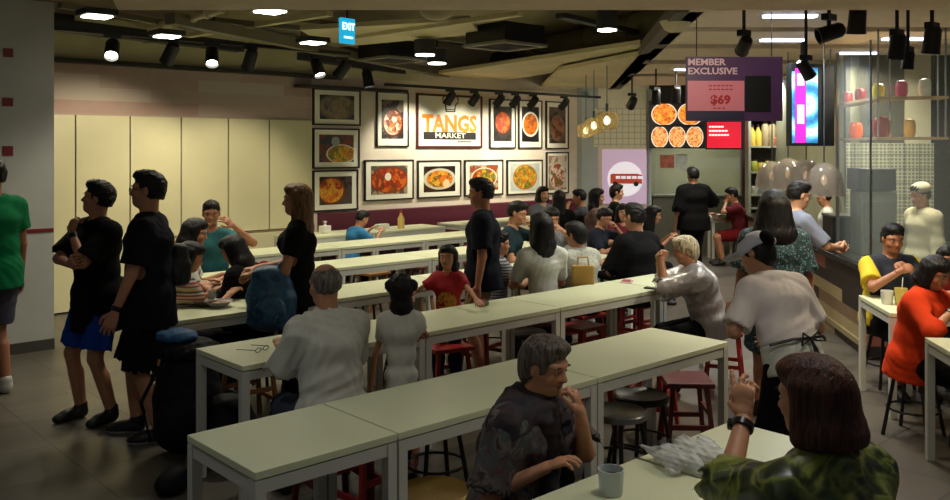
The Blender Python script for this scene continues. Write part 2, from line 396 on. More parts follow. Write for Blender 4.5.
# stall shell
stallg = mat('stall_green_grey', (168, 170, 138), .5, var=.12, vs=1.5)
struct('wall_stall', rbox(10.2, 10.3, w650 - .4, onR(960, 10.2), 0, 3.6), stallg)
struct('trim_6', rbox(BU, BU + .5, w650 - .05, w650 + .05, 0, 3.0), greyblue)
struct('trim_7', rbox(BU, BU + .2, w745 - .07, w745 + .07, 0, 3.0), mat('brown_post', (70, 56, 44), .6))
struct('trim_8', rbox(BU + .05, BU + .2, w650, onR(842, BU), 2.62, 3.3), darkgrey)
ctm = mat('stall_counter_steel', (112, 114, 100), .4, .4, var=.08)
t = thing('stall_counter', 'grey service counter below the lit food menu boards', 'counter', R(BU + .3, (w650 + w745) / 2, 0), RROT)
obj('cabinet', bx((0, 0, .5), (w745 - w650 - .15, .5, 1.0)), ctm, t); obj('countertop', bx((0, -.02, 1.02), (w745 - w650 - .12, .56, .04)), steel, t, bevel=.005)
t, w, z = rthing('glass_screen', 'clear glass screen above the grey service counter', 'screen', BU + .1, 700, 175)
glass = mat('clear_glass', (225, 240, 232), .04, alpha=.09, spec=.5)
rpart('glass_pane', BU + .1, 655, 150, 740, 199, .012, glass, t, z, w)
rpart('bowl_sticker', BU + .08, 660, 155, 674, 168, .004, mat('sticker_red', (176, 96, 76), .5, var=.4, vs=14), t, z, w)
rpart('menu_sticker', BU + .08, 675, 154, 687, 170, .004, mat('sticker_pale', (190, 196, 184), .5, var=.2, vs=14), t, z, w)
# menu boards, lit
def foodrow(name, n, seed, pal):
    g = NT(name); v = g.tc('Generated'); x, y, z = g.sep(v)[:3]
    fx = g.math('FRACT', g.math('MULTIPLY', x, n)); dx = g.math('SUBTRACT', fx, .5); dz = g.math('MULTIPLY', g.math('SUBTRACT', z, .5), .9)
    rr = g.math('SQRT', g.math('ADD', g.math('MULTIPLY', dx, dx), g.math('MULTIPLY', dz, dz)))
    nz = g.noise(g.mapv(v, loc=(seed, seed, 0), scale=(3 * n, 1, 3.2)), 2.6, 4, 1.0)
    food = g.ramp(nz, [(.3, pal[0]), (.45, pal[1]), (.55, pal[2]), (.7, pal[3])])
    c = g.mix(g.math('LESS_THAN', rr, .49), lin((26, 18, 18)), g.mix(g.math('LESS_THAN', rr, .45), lin((226, 214, 190)), food))
    return g.done(c, .4, c, 1.1)
t, w, z = rthing('menu_board', 'lit menu board with rows of fried food photos above the counter', 'menu board', BU - .05, 680, 124)
rpart('board_case', BU - .05, 649, 101, 704.5, 148.5, .08, blackmetal, t, z, w)
rpart('food_photos', BU - .14, 651, 104, 703.5, 124.5, .01, foodrow('menu_food_a', 2, 1, [(150, 40, 20), OR, (240, 150, 60), YL]), t, z, w)
rpart('food_photos', BU - .14, 651, 127, 703.5, 147, .01, foodrow('menu_food_b', 3, 5, [(140, 50, 24), OR, (230, 190, 120), RD]), t, z, w)
t, w, z = rthing('red_menu_board', 'bright red lit menu board with white writing beside the food photo board', 'menu board', BU - .05, 723, 134)
redlit = mat('menu_red_lit', (214, 16, 44), .5, emit=.9); whitelit = mat('menu_white_lit', (250, 240, 240), .5, emit=1.0)
rpart('board_case', BU - .05, 705, 120, 743, 149.5, .08, blackmetal, t, z, w)
rpart('red_face', BU - .14, 707, 122, 741, 148, .01, redlit, t, z, w)
for i, (wd_, yy) in enumerate([(.27, 0), (.34, -.075), (.36, -.15)]):
    n = 5 + i; bm = B()
    for k in range(n): box(bm, (-.24 + k * wd_ / n, -.105, .13 + yy), (wd_ / n * .8, .006, .03))
    obj('writing_line', bm, whitelit, t)
# counters fronted with striped reclaimed wood
g = NT('reclaimed_wood'); v = g.tc(); x, y, z = g.sep(v)[:3]
rw = g.math('FLOOR', g.math('MULTIPLY', z, 8.0)); cl = g.math('FLOOR', g.math('ADD', g.math('MULTIPLY', g.math('ADD', x, y), .4), g.math('MULTIPLY', rw, .37)))
cb = g.n('ShaderNodeCombineXYZ'); g.l(rw, cb.inputs[0]); g.l(cl, cb.inputs[1])
wn = g.n('ShaderNodeTexWhiteNoise', noise_dimensions='2D'); g.l(cb.outputs[0], wn.inputs[0])
c = g.ramp(wn.outputs['Value'], [(0, (44, 32, 26)), (.2, (170, 104, 84)), (.36, (48, 38, 32)), (.56, (196, 172, 124)), (.66, (92, 38, 32)), (.8, (60, 44, 36)), (.92, (150, 120, 88))], 'CONSTANT')
gr = g.noise(g.mapv(v, scale=(2, 2, 40)), 3, 4)
c = g.mix(g.math('MULTIPLY', gr, .6), c, lin((40, 30, 24)))
g.bump(g.math('FRACT', g.math('MULTIPLY', z, 9.0)), .3, .004)
reclaimed = g.done(c, .6)
ctop = mat('dark_countertop', (36, 32, 28), .25)
t = thing('wooden_counter', 'long counter fronted with striped reclaimed wood boards running to the back', 'counter', R(2.93, .3, 0), RROT)
obj('cabinet', bx((0, 0, .39), (.6, 6.66, .78)), reclaimed, t)
obj('countertop', bx((-.02, 0, .81), (.66, 6.68, .05)), ctop, t, bevel=.005)
obj('kick_rail', bx((-.31, 0, .11), (.03, 6.6, .05)), mat('pale_rail', (150, 136, 96), .4), t)
t = thing('front_counter', 'short wooden counter facing the two white tables under the glass', 'counter', R(-.18, .95, 0), RROT)
obj('cabinet', bx((.45, -.1, .39), (1.5, .5, .78)), reclaimed, t); obj('countertop', bx((.45, -.1, .81), (1.5, .56, .05)), ctop, t, bevel=.005)
cl_ = mat('gold_letters', (170, 150, 100), .5)
# glass around the cooking corner
t = thing('glass_guard', 'tall clear glass guard around the cooking corner at right', 'glass guard', R(-.40, .02, .84), RROT)
gz = 2.05
obj('glass_pane', bx((0, .55, gz / 2), (.012, 1.1, gz)), glass, t); obj('glass_pane', bx((.46, 0, gz / 2), (.9, .012, gz)), glass, t)
bm = B(); box(bm, (0, 0, gz / 2), (.014, .02, gz)); box(bm, (0, 1.1, gz / 2), (.03, .03, gz)); box(bm, (.92, 0, gz / 2), (.03, .03, gz)); obj('metal_post', bm, steel, t)
# inner kitchen wall, patterned tile, column, dark doorway
g = NT('patterned_tile'); v = g.tc(); x, y, z = g.sep(v)[:3]
s1 = g.math('SINE', g.math('MULTIPLY', x, 75)); s2 = g.math('SINE', g.math('MULTIPLY', z, 75)); pr = g.math('ABSOLUTE', g.math('MULTIPLY', s1, s2))
gl = g.math('MAXIMUM', g.math('LESS_THAN', g.math('FRACT', g.math('MULTIPLY', x, 6)), .05), g.math('LESS_THAN', g.math('FRACT', g.math('MULTIPLY', z, 6)), .05))
c = g.mix(g.math('GREATER_THAN', pr, .45), lin((166, 164, 136)), lin((104, 112, 100)))
tile = g.done(g.mix(gl, c, lin((90, 92, 82))), .3)
ku = 2.1
def kst(name, l, r, z0, z1, m, u=ku, th=.1):
    wa = onR(l, u); wb = onR(r, u); wm = (wa + wb) / 2
    o = obj(name, bx((0, th / 2, (z0 + z1) / 2), (wb - wa, th, z1 - z0)), m)
    o.location = R(u, wm, 0); o.rotation_euler = (0, 0, RROT); o['kind'] = 'structure'; return o
t = thing('strip_light', 'added fill strip light inside the stall behind the serving glass', 'ceiling light', R(BU + 1.2, (w650 + w745) / 2, 2.55), RROT); obj('diffuser', bx((0, 0, 0), (.7, .1, .04)), mat('strip_glow', (214, 226, 255), .5, emit=4), t)  # added lamp with no visible source, brightens the stall wall
bpy.context.view_layer.update(); l_ = bpy.data.lights.new('light', 'AREA'); l_.size = .6; l_.energy = 24; l_.color = (1, .95, .8); lo_ = bpy.data.objects.new('bulb_light', l_); COL.objects.link(lo_); lo_.parent = t; lo_.location = (0, 0, -.06)
obj('hanger', bx((0, 0, .5), (.03, .03, 1.0)), darkgrey, t)
kst('wall_kitchen', 846, 905, 0, 1.97, tile)
kst('wall_kitchen_upper', 846, 905, 1.97, 3.2, mat('dark_kitchen', (66, 64, 52), .5, var=.2, vs=3))
kst('wall_tiles', 904, 934, 0, 1.97, tile)
kst('wall_right', 904, 931, 1.97, 3.2, mat('kitchen_cream', (176, 172, 142), .6, var=.05))
kst('door_1', 934, 990, 0, 3.2, mat('dark_doorway', (36, 24, 26), .5), u=ku + .1)
struct('wall_side', rbox(ku, 10.2, onR(846, ku) + .05, onR(846, ku) + .15, 0, 3.2), stallg)

# ---------------------------------------------------------------- ceiling
ceilm = mat('dark_ceiling', (140, 130, 100), .8, var=.35, vs=.9)
duct = mat('painted_duct', (112, 106, 82), .6, var=.2, vs=1.3)
oliv2 = mat('ceiling_panel_olive', (200, 190, 150), .7, var=.12, vs=1.5)
struct('ceiling', quadprism(B(), [(-1.5, -1.5), (20, -1.5), (20, 13.5), (-1.5, 13.5)], 3.6, 3.7), ceilm)
bd = 4.9
struct('trim_9', quadprism(B(), [W(95, bd - 1.2), W(1400, bd - 1.2), W(1400, bd), W(118, bd)], 2.69, 3.6), mat('bulkhead_paint', (236, 214, 184), .7, var=.06))
# dropped pale ceiling over the stalls: strips with dark gaps
pale = mat('pale_ceiling', (226, 212, 184), .6, var=.06, vs=5, bump=.2, bs=60)
ci = 0
for d0, d1 in ((5.6, 7.85), (8.15, 9.15), (9.55, 10.8), (11.3, 12.8), (13.3, 15.2)):
    xs = 598 + (700 - 598) * 6.9 / ((d0 + d1) / 2)
    la = 598 + 104 * 8.4 / d0; lb = 598 + 104 * 8.4 / d1
    la = 560 + 107 * 8.4 / d0; lb = 560 + 107 * 8.4 / d1
    ci += 1
    struct('ceiling_strip' if ci == 1 else 'ceiling_strip.%03d' % (ci - 1), quadprism(B(), [W(la, d0), W(1150, d0), W(1150, d1), W(lb, d1)], 3.0, 3.06), pale)
def pbeam(name, a, b, wdt, h, m, za, zb=None, kind=True):
    zb = zb or za; pa = W(a[0], DAT(a[1], za), za); pb = W(b[0], DAT(b[1], zb), zb)
    d = (pb - pa); L_ = d.length; ang = math.atan2(d.y, d.x)
    o = obj(name, bx((0, 0, h / 2), (L_, wdt, h)), m); o.location = (pa + pb) / 2; o.rotation_euler = (0, -math.asin((zb - za) / L_), ang)
    if kind: o['kind'] = 'structure'
    return o
pbeam('ceiling_beam', (690, 12), (612, 92), .22, .12, mat('grey_beam', (98, 92, 76), .6), 3.0)
pbeam('ceiling_beam.001', (-20, 22), (240, 52), .16, .12, darkgrey, 3.12)
pbeam('ceiling_beam.002', (170, 24), (460, 80), .12, .1, duct, 3.06)
pbeam('ceiling_beam.003', (-20, 18), (64, 28), .4, .12, darkgrey, 3.2)
pp = [((60, 8), (250, 40)), ((120, 48), (330, 16)), ((200, 20), (420, 66)), ((300, 22), (470, 44)), ((350, 40), (520, 16)), ((380, 74), (600, 84)), ((440, 24), (560, 60)), ((470, 92), (640, 62)), ((500, 80), (580, 96)), ((20, 20), (100, 38)), ((330, 66), (480, 90)), ((560, 18), (660, 40))]
for i, (a, b) in enumerate(pp):
    pbeam('ceiling_pipe.%03d' % i if i else 'ceiling_pipe', a, b, .05 + .03 * (i % 3), .05, [duct, oliv2, darkgrey][i % 3], 3.16 + .03 * (i % 4))
pbeam('ceiling_beam.004', (300, 60), (560, 96), .1, .1, darkgrey, 3.05)
# flat olive ceiling boards between the dark ducts
def board(name, pts, z, m=oliv2):
    struct(name, quadprism(B(), [W(p[0], DAT(p[1], z)) for p in pts], z, z + .05), m)
board('ceiling_board', [(430, 75), (640, 44), (650, 58), (455, 88)], 3.08)
board('ceiling_board.001', [(560, 70), (655, 52), (615, 88), (540, 88)], 3.0)
board('ceiling_board.002', [(300, 30), (470, 20), (480, 34), (330, 48)], 3.2)
board('ceiling_board.003', [(215, 22), (300, 30), (300, 40), (235, 36)], 3.2, duct)
board('ceiling_board.004', [(250, 58), (430, 86), (390, 92), (230, 72)], 3.34)
def pduct(name, label, a, b, r, z, m, group='ducts under the ceiling'):
    pa = W(a[0], DAT(a[1], z), z); pb = W(b[0], DAT(b[1], z), z); mid = (pa + pb) / 2
    t = thing(name, label, 'duct', mid, 0, group)
    bm = B(); cyl(bm, pa - mid, pb - mid, r, n=24); obj('pipe', bm, m, t, smooth=True)
    d = pb - pa
    for k in range(1, 5):
        c0 = pa + d * k / 5 - mid; obj('joint_band', cyl(B(), c0 - d.normalized() * .03, c0 + d.normalized() * .03, r + .015, n=24), m, t, smooth=True)
    return t
pduct('air_duct', 'fat dark round air duct running towards the stalls at upper right', (500, 62), (690, 16), .19, 3.36, duct)
pduct('air_duct', 'thin pale pipe crossing the dark ceiling above the left track lights', (150, 29), (225, 9), .035, 3.15, oliv2)
pduct('air_duct', 'long dark round duct crossing the ceiling behind the exit sign', (120, 26), (430, 50), .12, 3.47, duct)
pduct('air_duct', 'olive round duct hugging the wall top left of the pictures', (268, 68), (322, 83), .22, 3.05, olive)
# square air cassettes
def cassette(label, px, py, z):
    d = DAT(py, z); p = W(px, d, z); t = thing('air_vent', label, 'vent', p, 0, 'square ceiling air vents')
    bm = B(); s = .62
    for k in (-1, 1): box(bm, (k * s / 2, 0, 0), (.05, s + .05, .03)); box(bm, (0, k * s / 2, 0), (s - .05, .05, .03))
    obj('vent_frame', bm, mat('vent_grey', (120, 118, 108), .5), t)
    obj('vent_box', bx((0, 0, .12), (s, s, .2)), blackmetal, t)
    bm = B()
    for k in range(-5, 6): box(bm, (k * .05, 0, .005), (.012, s - .06, .02))
    obj('vent_slats', bm, darkgrey, t)
cassette('square dark air vent with pale edge hanging near the ceiling centre', 505, 46, 3.05)
cassette('square dark air vent farther back, left of the twin can lights', 392, 60, 3.05)

# ---------------------------------------------------------------- lamps
def lightobj(kind, loc, energy, col, parent=None, size=.2, spot=60, blend=.5, rot=None):
    l = bpy.data.lights.new('light', kind); l.energy = energy; l.color = col
    if kind == 'AREA': l.size = size; l.spread = math.radians(150)
    else: l.shadow_soft_size = size
    if kind == 'SPOT': l.spot_size = math.radians(spot); l.spot_blend = blend
    o = bpy.data.objects.new('bulb_light', l); COL.objects.link(o); o.location = loc
    if rot is not None: o.rotation_euler = rot
    if parent is not None: o.parent = parent
    return o
WARM = (1, .86, .62); NEUT = (1, .93, .74); COOL = (.8, .9, 1)
def downlight(px, py, z, label, e=60, panel=True, col=NEUT, cool=False, r=.11):
    d = DAT(py, z); p = W(px, d, z)
    t = thing('ceiling_light', label, 'ceiling light', p, 0, 'downlights hanging under the dark ceiling')
    if panel:
        obj('housing', bx((0, 0, .03), (.26, .26, .05)), darkgrey, t, bevel=.005); obj('diffuser', bx((0, 0, -.002), (.19, .19, .012)), lampcool if cool else lampwhite, t)
    else:
        bm = B(); cyl(bm, (0, 0, .0), (0, 0, .17), r * 1.15, n=24); obj('housing', bm, darkgrey, t, smooth=True)
        bm = B(); cyl(bm, (0, 0, -.012), (0, 0, .002), r, n=24); obj('diffuser', bm, lampcool if cool else lampwhite, t)
        bm = B(); cyl(bm, (0, 0, .2), (0, 0, 3.6 - z), .012, n=8); obj('stem', bm, darkgrey, t)
    lightobj('SPOT', (0, 0, -.05), e * 1.35, col, t, .10, 125, .7)
    return t
downlight(97, 16.5, 3.0, 'flat lit ceiling panel light at upper left above the pillar', 30)
downlight(167, 36.5, 2.98, 'small lit panel light above the left track lights', 45)
downlight(270, 11.5, 3.0, 'large lit panel light left of the exit sign, close to the bulkhead', 60)
downlight(313, 43, 3.0, 'small lit panel light just below and left of the exit sign', 55)
downlight(425, 54.5, 3.0, 'nearer of the twin can lights above the market sign', 75, False)
downlight(437, 63, 2.98, 'farther of the twin can lights above the market sign', 60, False)
downlight(607, 29.5, 3.0, 'can light hanging alone right of the ceiling centre', 90, False, r=.085)
# unseen lamps of the same hall, behind the photograph's frame
for i, (x, y, e) in enumerate([(.9, 3.4, 14), (2.6, 1.4, 22), (4.4, .9, 100), (-.6, .8, 2)]):
    t = thing('ceiling_light', 'panel light of the hall out of view nearer than the bulkhead', 'ceiling light', (x, y, 3.0), 0, 'panel lights nearer than the bulkhead')
    obj('housing', bx((0, 0, .03), (.38, .38, .05)), darkgrey, t); obj('diffuser', bx((0, 0, -.002), (.32, .32, .012)), lampwhite, t)
    lightobj('SPOT', (0, 0, -.05), e * 1.25, (.92, .95, 1) if i != 2 else WARM, t, .12, 125, .7)
# strip lights in the pale ceiling
for (px, d, lab, e) in ((790, 7.1, 'long bright cool strip light in the pale ceiling, nearest', 26), (782, 8.7, 'second cool strip light in the pale ceiling behind the nearest', 22), (690, 12.0, 'strip light in the pale ceiling near the menu boards', 40), (858, 9.9, 'strip light in the pale ceiling above the kitchen corner', 40), (905, 8.6, 'strip light in the pale ceiling above the cook', 40), (780, 14.2, 'strip light in the pale ceiling above the far kitchen shelves', 60)):
    t = thing('strip_light', lab, 'ceiling light', W(px, d, 2.995), YAW - math.pi / 2, 'strip lights over the stalls')
    obj('diffuser', bx((0, 0, -.01), (.42, .09, .02)), mat('strip_glow', (214, 226, 255), .5, emit=4), t); obj('housing', bx((0, 0, .01), (.46, .13, .02)), white_frame, t)
    lightobj('AREA', (0, 0, -.04), e, (1, .93, .76) if px in (858, 905, 690) else (.9, .96, 1), t, .3)
# black track spotlights
def make_spot(label, loc, aim, lit, e=0, col=WARM, group='black track spotlights', ss=1.0, angle=70, cool=False):
    t = thing('track_spotlight', label, 'spotlight', loc, 0, group)
    a = Vector(aim).normalized(); q = a.to_track_quat('-Z', 'Y').to_matrix().to_4x4()
    bm = B(); box(bm, (0, 0, .14 * ss), (.16 * ss, .05, .04)); cyl(bm, (0, 0, .02), (0, 0, .13 * ss), .014, n=8); obj('bracket', bm, blackmetal, t)
    bm = B(); lathe(bm, [(0, .13), (.05, .13), (.068, .10), (.072, -.06), (.078, -.10), (.066, -.10), (.06, -.06), (0, -.06)], n=20, M=q @ Matrix.Scale(ss, 4)); obj('housing', bm, blackmetal, t, smooth=True)
    bm = B(); lathe(bm, [(0, -.07), (.058, -.07)], n=20, M=q @ Matrix.Scale(ss, 4))
    obj('lens', bm, (lampcool if cool else lampwhite) if lit else mat('dark_lens', (60, 60, 58), .2), t)
    if e: 
        l = lightobj('SPOT', a * .13 * ss, e, col, t, .05, angle, .6); l.rotation_euler = a.to_track_quat('-Z', 'Y').to_euler()
    return t
TY = 8.95
def track(px, z=2.9): 
    x, _ = onwall(px, 50, TY); return (x, TY, z)
pa = Vector(track(40, 3.07)); pb = Vector(track(350, 3.07))
tag(obj('light_track', bx(((pa.x + pb.x) / 2, TY, 3.07), (pb.x - pa.x, .04, .04)), blackmetal), 'black ceiling track along the cream panels carrying spotlights', 'light track')
c_ = (-FWD * .55 + Vector((0, 0, -.8)))
make_spot('track spotlight with lit lens, leftmost above the chin-stroking person', track(112), (-.30, -.62, -.7), True, 30)
make_spot('wall-washing black track spotlight with dark lens between the two lit ones at left', track(170), (-.1, .65, -.75), False, 110, WARM, angle=100)  # lens drawn dark, but given a beam that washes the panels
make_spot('track spotlight with lit lens, second lit one from the left', track(212), (-.3, -.62, -.9), True, 30)
make_spot('wall-washing black track spotlight with dark lens right of the second lit one', track(250), (.05, .6, -.9), False, 80, WARM, angle=95)  # dark lens here too; its beam adds to the panel wash
make_spot('small lit track spotlight left of the pictures', track(318, 2.86), (0, -.5, -.9), True)
make_spot('wall-washing tilted track spotlight with dark lens just left of the pictures', track(342, 2.86), (-.2, .5, -.6), False, 46, WARM, angle=80)  # lens looks off, yet its beam is set to light the wall
TY2 = 9.75
def track2(px, z=2.9):
    x, _ = onwall(px, 50, TY2); return (x, TY2, z)
pa = Vector(track2(385, 2.79)); pb = Vector(track2(600, 2.79))
tag(obj('light_track', bx(((pa.x + pb.x) / 2, TY2, 2.79), (pb.x - pa.x, .04, .04)), blackmetal), 'black ceiling track in front of the framed pictures', 'light track')
for px, e, lab in ((368, 70, 'bright lit spotlight above the tall stir fry picture'), (450, 95, 'black spotlight in front of the market sign chef hat'), (474, 0, 'black spotlight over the right edge of the market sign'), (499, 70, 'black spotlight over the claypot picture'), (515, 0, 'black spotlight between claypot and white bowl pictures'), (533, 70, 'black spotlight over the white bowl picture'), (564, 75, 'black spotlight over the skewers picture at the group corner')):
    make_spot(lab, track2(px, 2.84 if px == 368 else 2.64), (.1, -.2, -1) if px == 368 else (.0, .80, -.75), px == 368, e, NEUT, angle=95, cool=True, ss=1.0 if px == 368 else .85)
for o_ in list(COL.objects):
    if o_.name.startswith('track_spotlight') and 'stir fry picture' in o_.get('label', ''): obj('drop_rod', cyl(B(), (0, 0, .15), (0, 0, 3.6 - o_.location.z), .012, n=8), blackmetal, o_)
# near spotlights on the right
rsp = [(744, 46, 5.9, 'black spotlight hanging above the member sign', True, .62), (806, 70, 6.6, 'black spotlight left of the yellow jars, lowest at right', False, .66), (829, 33, 5.6, 'black tilted spotlight near the bulkhead, left of the fat one', False, .72),
       (857, 22, 5.2, 'fat black spotlight right under the bulkhead', False, .72), (897, 48, 5.6, 'black spotlight above the pink and white jars', False, .7), (908, 61, 6.0, 'low black spotlight beside the pale column', True, .55), (932, 42, 5.3, 'fat black spotlight at the right edge', True, .7), (656, 98, 12, 'small black spotlight in front of the food menu boards, left', False, .9), (676, 96, 12, 'small black spotlight in front of the food menu boards, right', False, .9), (632, 103, 13, 'small black spotlight above the grid panel', False, .9)]
for i, (px, py, d, lab, lit, ss) in enumerate(rsp):
    p = W(px, d, ZAT(py, d)); ax = [(.12, .2, -1), (-.6, .5, -.6), (-.7, .7, -.3), (.05, .1, -1)][i % 4] if i not in (0, 1, 5, 6, 9) else [tuple(FWD * .8 + Vector((0, 0, -.42))), tuple(VV * .55 + UU * .3 + Vector((0, 0, -.8))), 0, 0, 0, (.1, .15, -1), (.1, .15, -1), 0, 0, tuple(FWD * .7 - RGT * .1 + Vector((0, 0, -.45)))][i]
    e = {9: 70, 0: 16, 1: 70, 3: 40, 4: 40, 6: 40}.get(i, 0)
    s = make_spot(lab, p, ax, lit, e, WARM if i != 0 else NEUT, 'black spotlights over the stalls', ss, 110)
    zt = 3.0 if d > 5.0 else 2.69
    obj('drop_rod', cyl(B(), (0, 0, .15 * ss), (0, 0, zt - p.z), .012, n=8), blackmetal, s)
# smoke sensor domes
for px, py, d, lab in ((676, 27, 7.6, 'cream dome sensor under the grey beam at upper right'), (437, 13, 5.9, 'cream dome sensor just under the bulkhead at top centre')):
    z = ZAT(py, d); t = thing('ceiling_sensor', lab, 'sensor', W(px, d, z), 0, 'cream dome sensors')
    bm = B(); lathe(bm, [(0, -.05), (.05, -.045), (.1, -.02), (.13, .03), (.14, .05), (0, .05)], n=24); obj('dome', bm, mat('sensor_cream', (190, 180, 140), .5), t, smooth=True)
    obj('stem', cyl(B(), (0, 0, .05), (0, 0, 3.6 - z if px < 500 else 3.0 - z + .02), .02, n=8), darkgrey, t)
# exit sign, cyan
exitm = mat('exit_cyan', (24, 150, 190), .4, emit=1.3); exitw = mat('exit_white', (225, 250, 255), .4, emit=1.6)
d = 6.6; p = W(347, d, ZAT(31, d)); t = thing('exit_sign', 'cyan lit exit sign hanging from the dark ceiling', 'exit sign', p, YAW - math.pi / 2 + .9)
obj('sign_case', bx((0, 0, 0), (.14, .03, .19), 0), exitm, t, bevel=.004)
textmesh('lettering', 'EXIT', .075, exitw, t, (0, -.017, .03), sx=.85, bold=.002); obj('arrow', bx((0, -.017, -.05), (.09, .003, .015)), exitw, t)
obj('hanger', cyl(B(), (0, 0, .08), (0, 0, 3.6 - p.z), .01, n=8), darkgrey, t)
# glass pendant lamps
amb = mat('amber_glass', (214, 190, 120), .1, alpha=.35); glow = mat('pendant_glow', (255, 224, 160), .5, emit=6)
for px, py, d, s, lab in ((607, 121, 11.5, 1.05, 'ribbed amber glass pendant lamp, largest and rightmost of three'), (594, 126, 12.2, .95, 'ribbed amber glass pendant lamp, middle of three'), (586, 131, 13.0, .9, 'ribbed amber glass pendant lamp, leftmost and lowest of three')):
    z = ZAT(py, d); t = thing('pendant_lamp', lab, 'pendant lamp', W(px, d, z), 0, 'amber pendant lamps')
    bm = B(); lathe(bm, [(.05 * s, .12 * s), (.12 * s, .10 * s), (.145 * s, .05 * s), (.145 * s, -.05 * s), (.12 * s, -.09 * s), (.05 * s, -.11 * s)], n=24); obj('glass_shade', bm, amb, t, smooth=True)
    bm = B()
    for k in range(8):
        a = k * math.pi / 4; tube(bm, [(math.cos(a) * r_ * s, math.sin(a) * r_ * s, z_ * s) for r_, z_ in ((.05, .12), (.122, .10), (.147, .05), (.147, -.05), (.122, -.09), (.05, -.11))], .0035, 5)
    obj('rib', bm, mat('pendant_brass', (170, 150, 90), .3, .8), t)
    bm = B(); lathe(bm, [(0, -.05 * s), (.035 * s, -.03 * s), (.04 * s, .02 * s), (.015 * s, .06 * s), (0, .06 * s)], n=12); obj('bulb', bm, glow, t, smooth=True)
    bm = B(); cyl(bm, (0, 0, .12 * s), (0, 0, .22 * s), .02, n=10); cyl(bm, (0, 0, .2 * s), (0, 0, 3.6 - z), .006, n=6); obj('cord', bm, mat('teal_cap', (70, 110, 116), .4), t)
    lightobj('POINT', (0, 0, 0), 9, WARM, t, .04)
# ---------------------------------------------------------------- hanging member sign, digital screen
msn = mat('member_navy', (84, 48, 96), .5, var=.05); msp = mat('member_pink', (236, 138, 156), .5); msl = mat('member_letters', (236, 196, 206), .5); msr = mat('member_red', (190, 30, 44), .5)
d = 7.0
def cpart(name, l, t_, r, b, th, m, root, rp, dd, yoff=0.0, **k):
    xa = (l - rp[0]) / F * dd; xb = (r - rp[0]) / F * dd; za = -(t_ - rp[1]) / F * dd; zb = -(b - rp[1]) / F * dd
    return obj(name, bx(((xa + xb) / 2, yoff, (za + zb) / 2), (xb - xa, th, za - zb)), m, root, **k)
rp = (734, 89); ms = thing('member_sign', 'hanging dark purple MEMBER EXCLUSIVE sign with pink price panel', 'sign', W(734, d, ZAT(89, d)), YAW - math.pi / 2)
cpart('sign_board', 686, 57, 782, 121, .03, msn, ms, rp, d)
cpart('price_panel', 687, 81, 743.5, 111, .006, msp, ms, rp, d, -.018)
cpart('black_panel', 744.5, 76, 770, 112, .006, blackmetal, ms, rp, d, -.018)
cpart('footer_band', 687, 111.6, 743.5, 120, .006, mat('member_footer', (44, 34, 70), .5), ms, rp, d, -.018)
textmesh('lettering', 'MEMBER', .072, msl, ms, (-.375, -.017, .212), align='LEFT', sx=1.12, bold=.002)
textmesh('lettering', 'EXCLUSIVE', .072, msl, ms, (-.375, -.017, .14), align='LEFT', sx=1.12, bold=.002)
textmesh('price', '$69', .095, msr, ms, (-.115, -.024, -.09), sx=1.1, bold=.004)
bm = B()
for r_ in range(2):
    for k in range(6): box(bm, (-.195 + k * .033, -.022, .025 - r_ * .03), (.024, .003, .009))
for k in range(3): box(bm, (-.16 + k * .035, -.022, -.155), (.024, .003, .008))
obj('small_print', bm, msr, ms)
obj('hanger', cyl(cyl(B(), (-.3, 0, .26), (-.3, 0, 3.0 - ms.location.z), .004, n=6), (.3, 0, .26), (.3, 0, 3.0 - ms.location.z), .004, n=6), blackmetal, ms)
# digital screen
g = NT('screen_cyan'); v = g.tc(); x, y, z = g.sep(v)[:3]
dd = g.math('SQRT', g.math('ADD', g.math('MULTIPLY', x, x), g.math('MULTIPLY', z, z)))
nz = g.noise(v, 9, 5, 1.5)
rg_ = g.math('ADD', g.math('SINE', g.math('MULTIPLY', dd, 28)), g.math('MULTIPLY', nz, 2))
c = g.ramp(g.math('MULTIPLY_ADD', rg_, .3, .2), [(0, (20, 60, 110)), (.3, (60, 140, 200)), (.55, (120, 210, 230)), (.75, (200, 240, 250)), (.95, (40, 90, 60))])
cyan = g.done(c, .3, c, .9)
mag = mat('screen_magenta', (196, 34, 180), .4, emit=.9); scw = mat('screen_white', (210, 200, 240), .4, emit=.9)
d = 8.9; rp = (805, 105); t = thing('digital_screen', 'tall lit screen with magenta and cyan picture beside the kitchen', 'screen', W(805, d, ZAT(105, d)), YAW - math.pi / 2 + .25)
cpart('screen_case', 786, 64, 836, 146, .08, blackmetal, t, rp, d, bevel=.005)
cpart('magenta_column', 791, 69, 803, 143, .004, mag, t, rp, d, -.043)
cpart('cyan_picture', 803.4, 68, 816.5, 143, .004, cyan, t, rp, d, -.043)
cpart('white_column', 787.5, 72, 790.5, 143, .004, cyan, t, rp, d, -.043)
cpart('white_box', 793, 74, 801, 86, .003, scw, t, rp, d, -.046); cpart('white_box', 793, 105, 801, 124, .003, scw, t, rp, d, -.046)
obj('hanger', bx((0, .02, .6), (.05, .04, .5)), blackmetal, t)
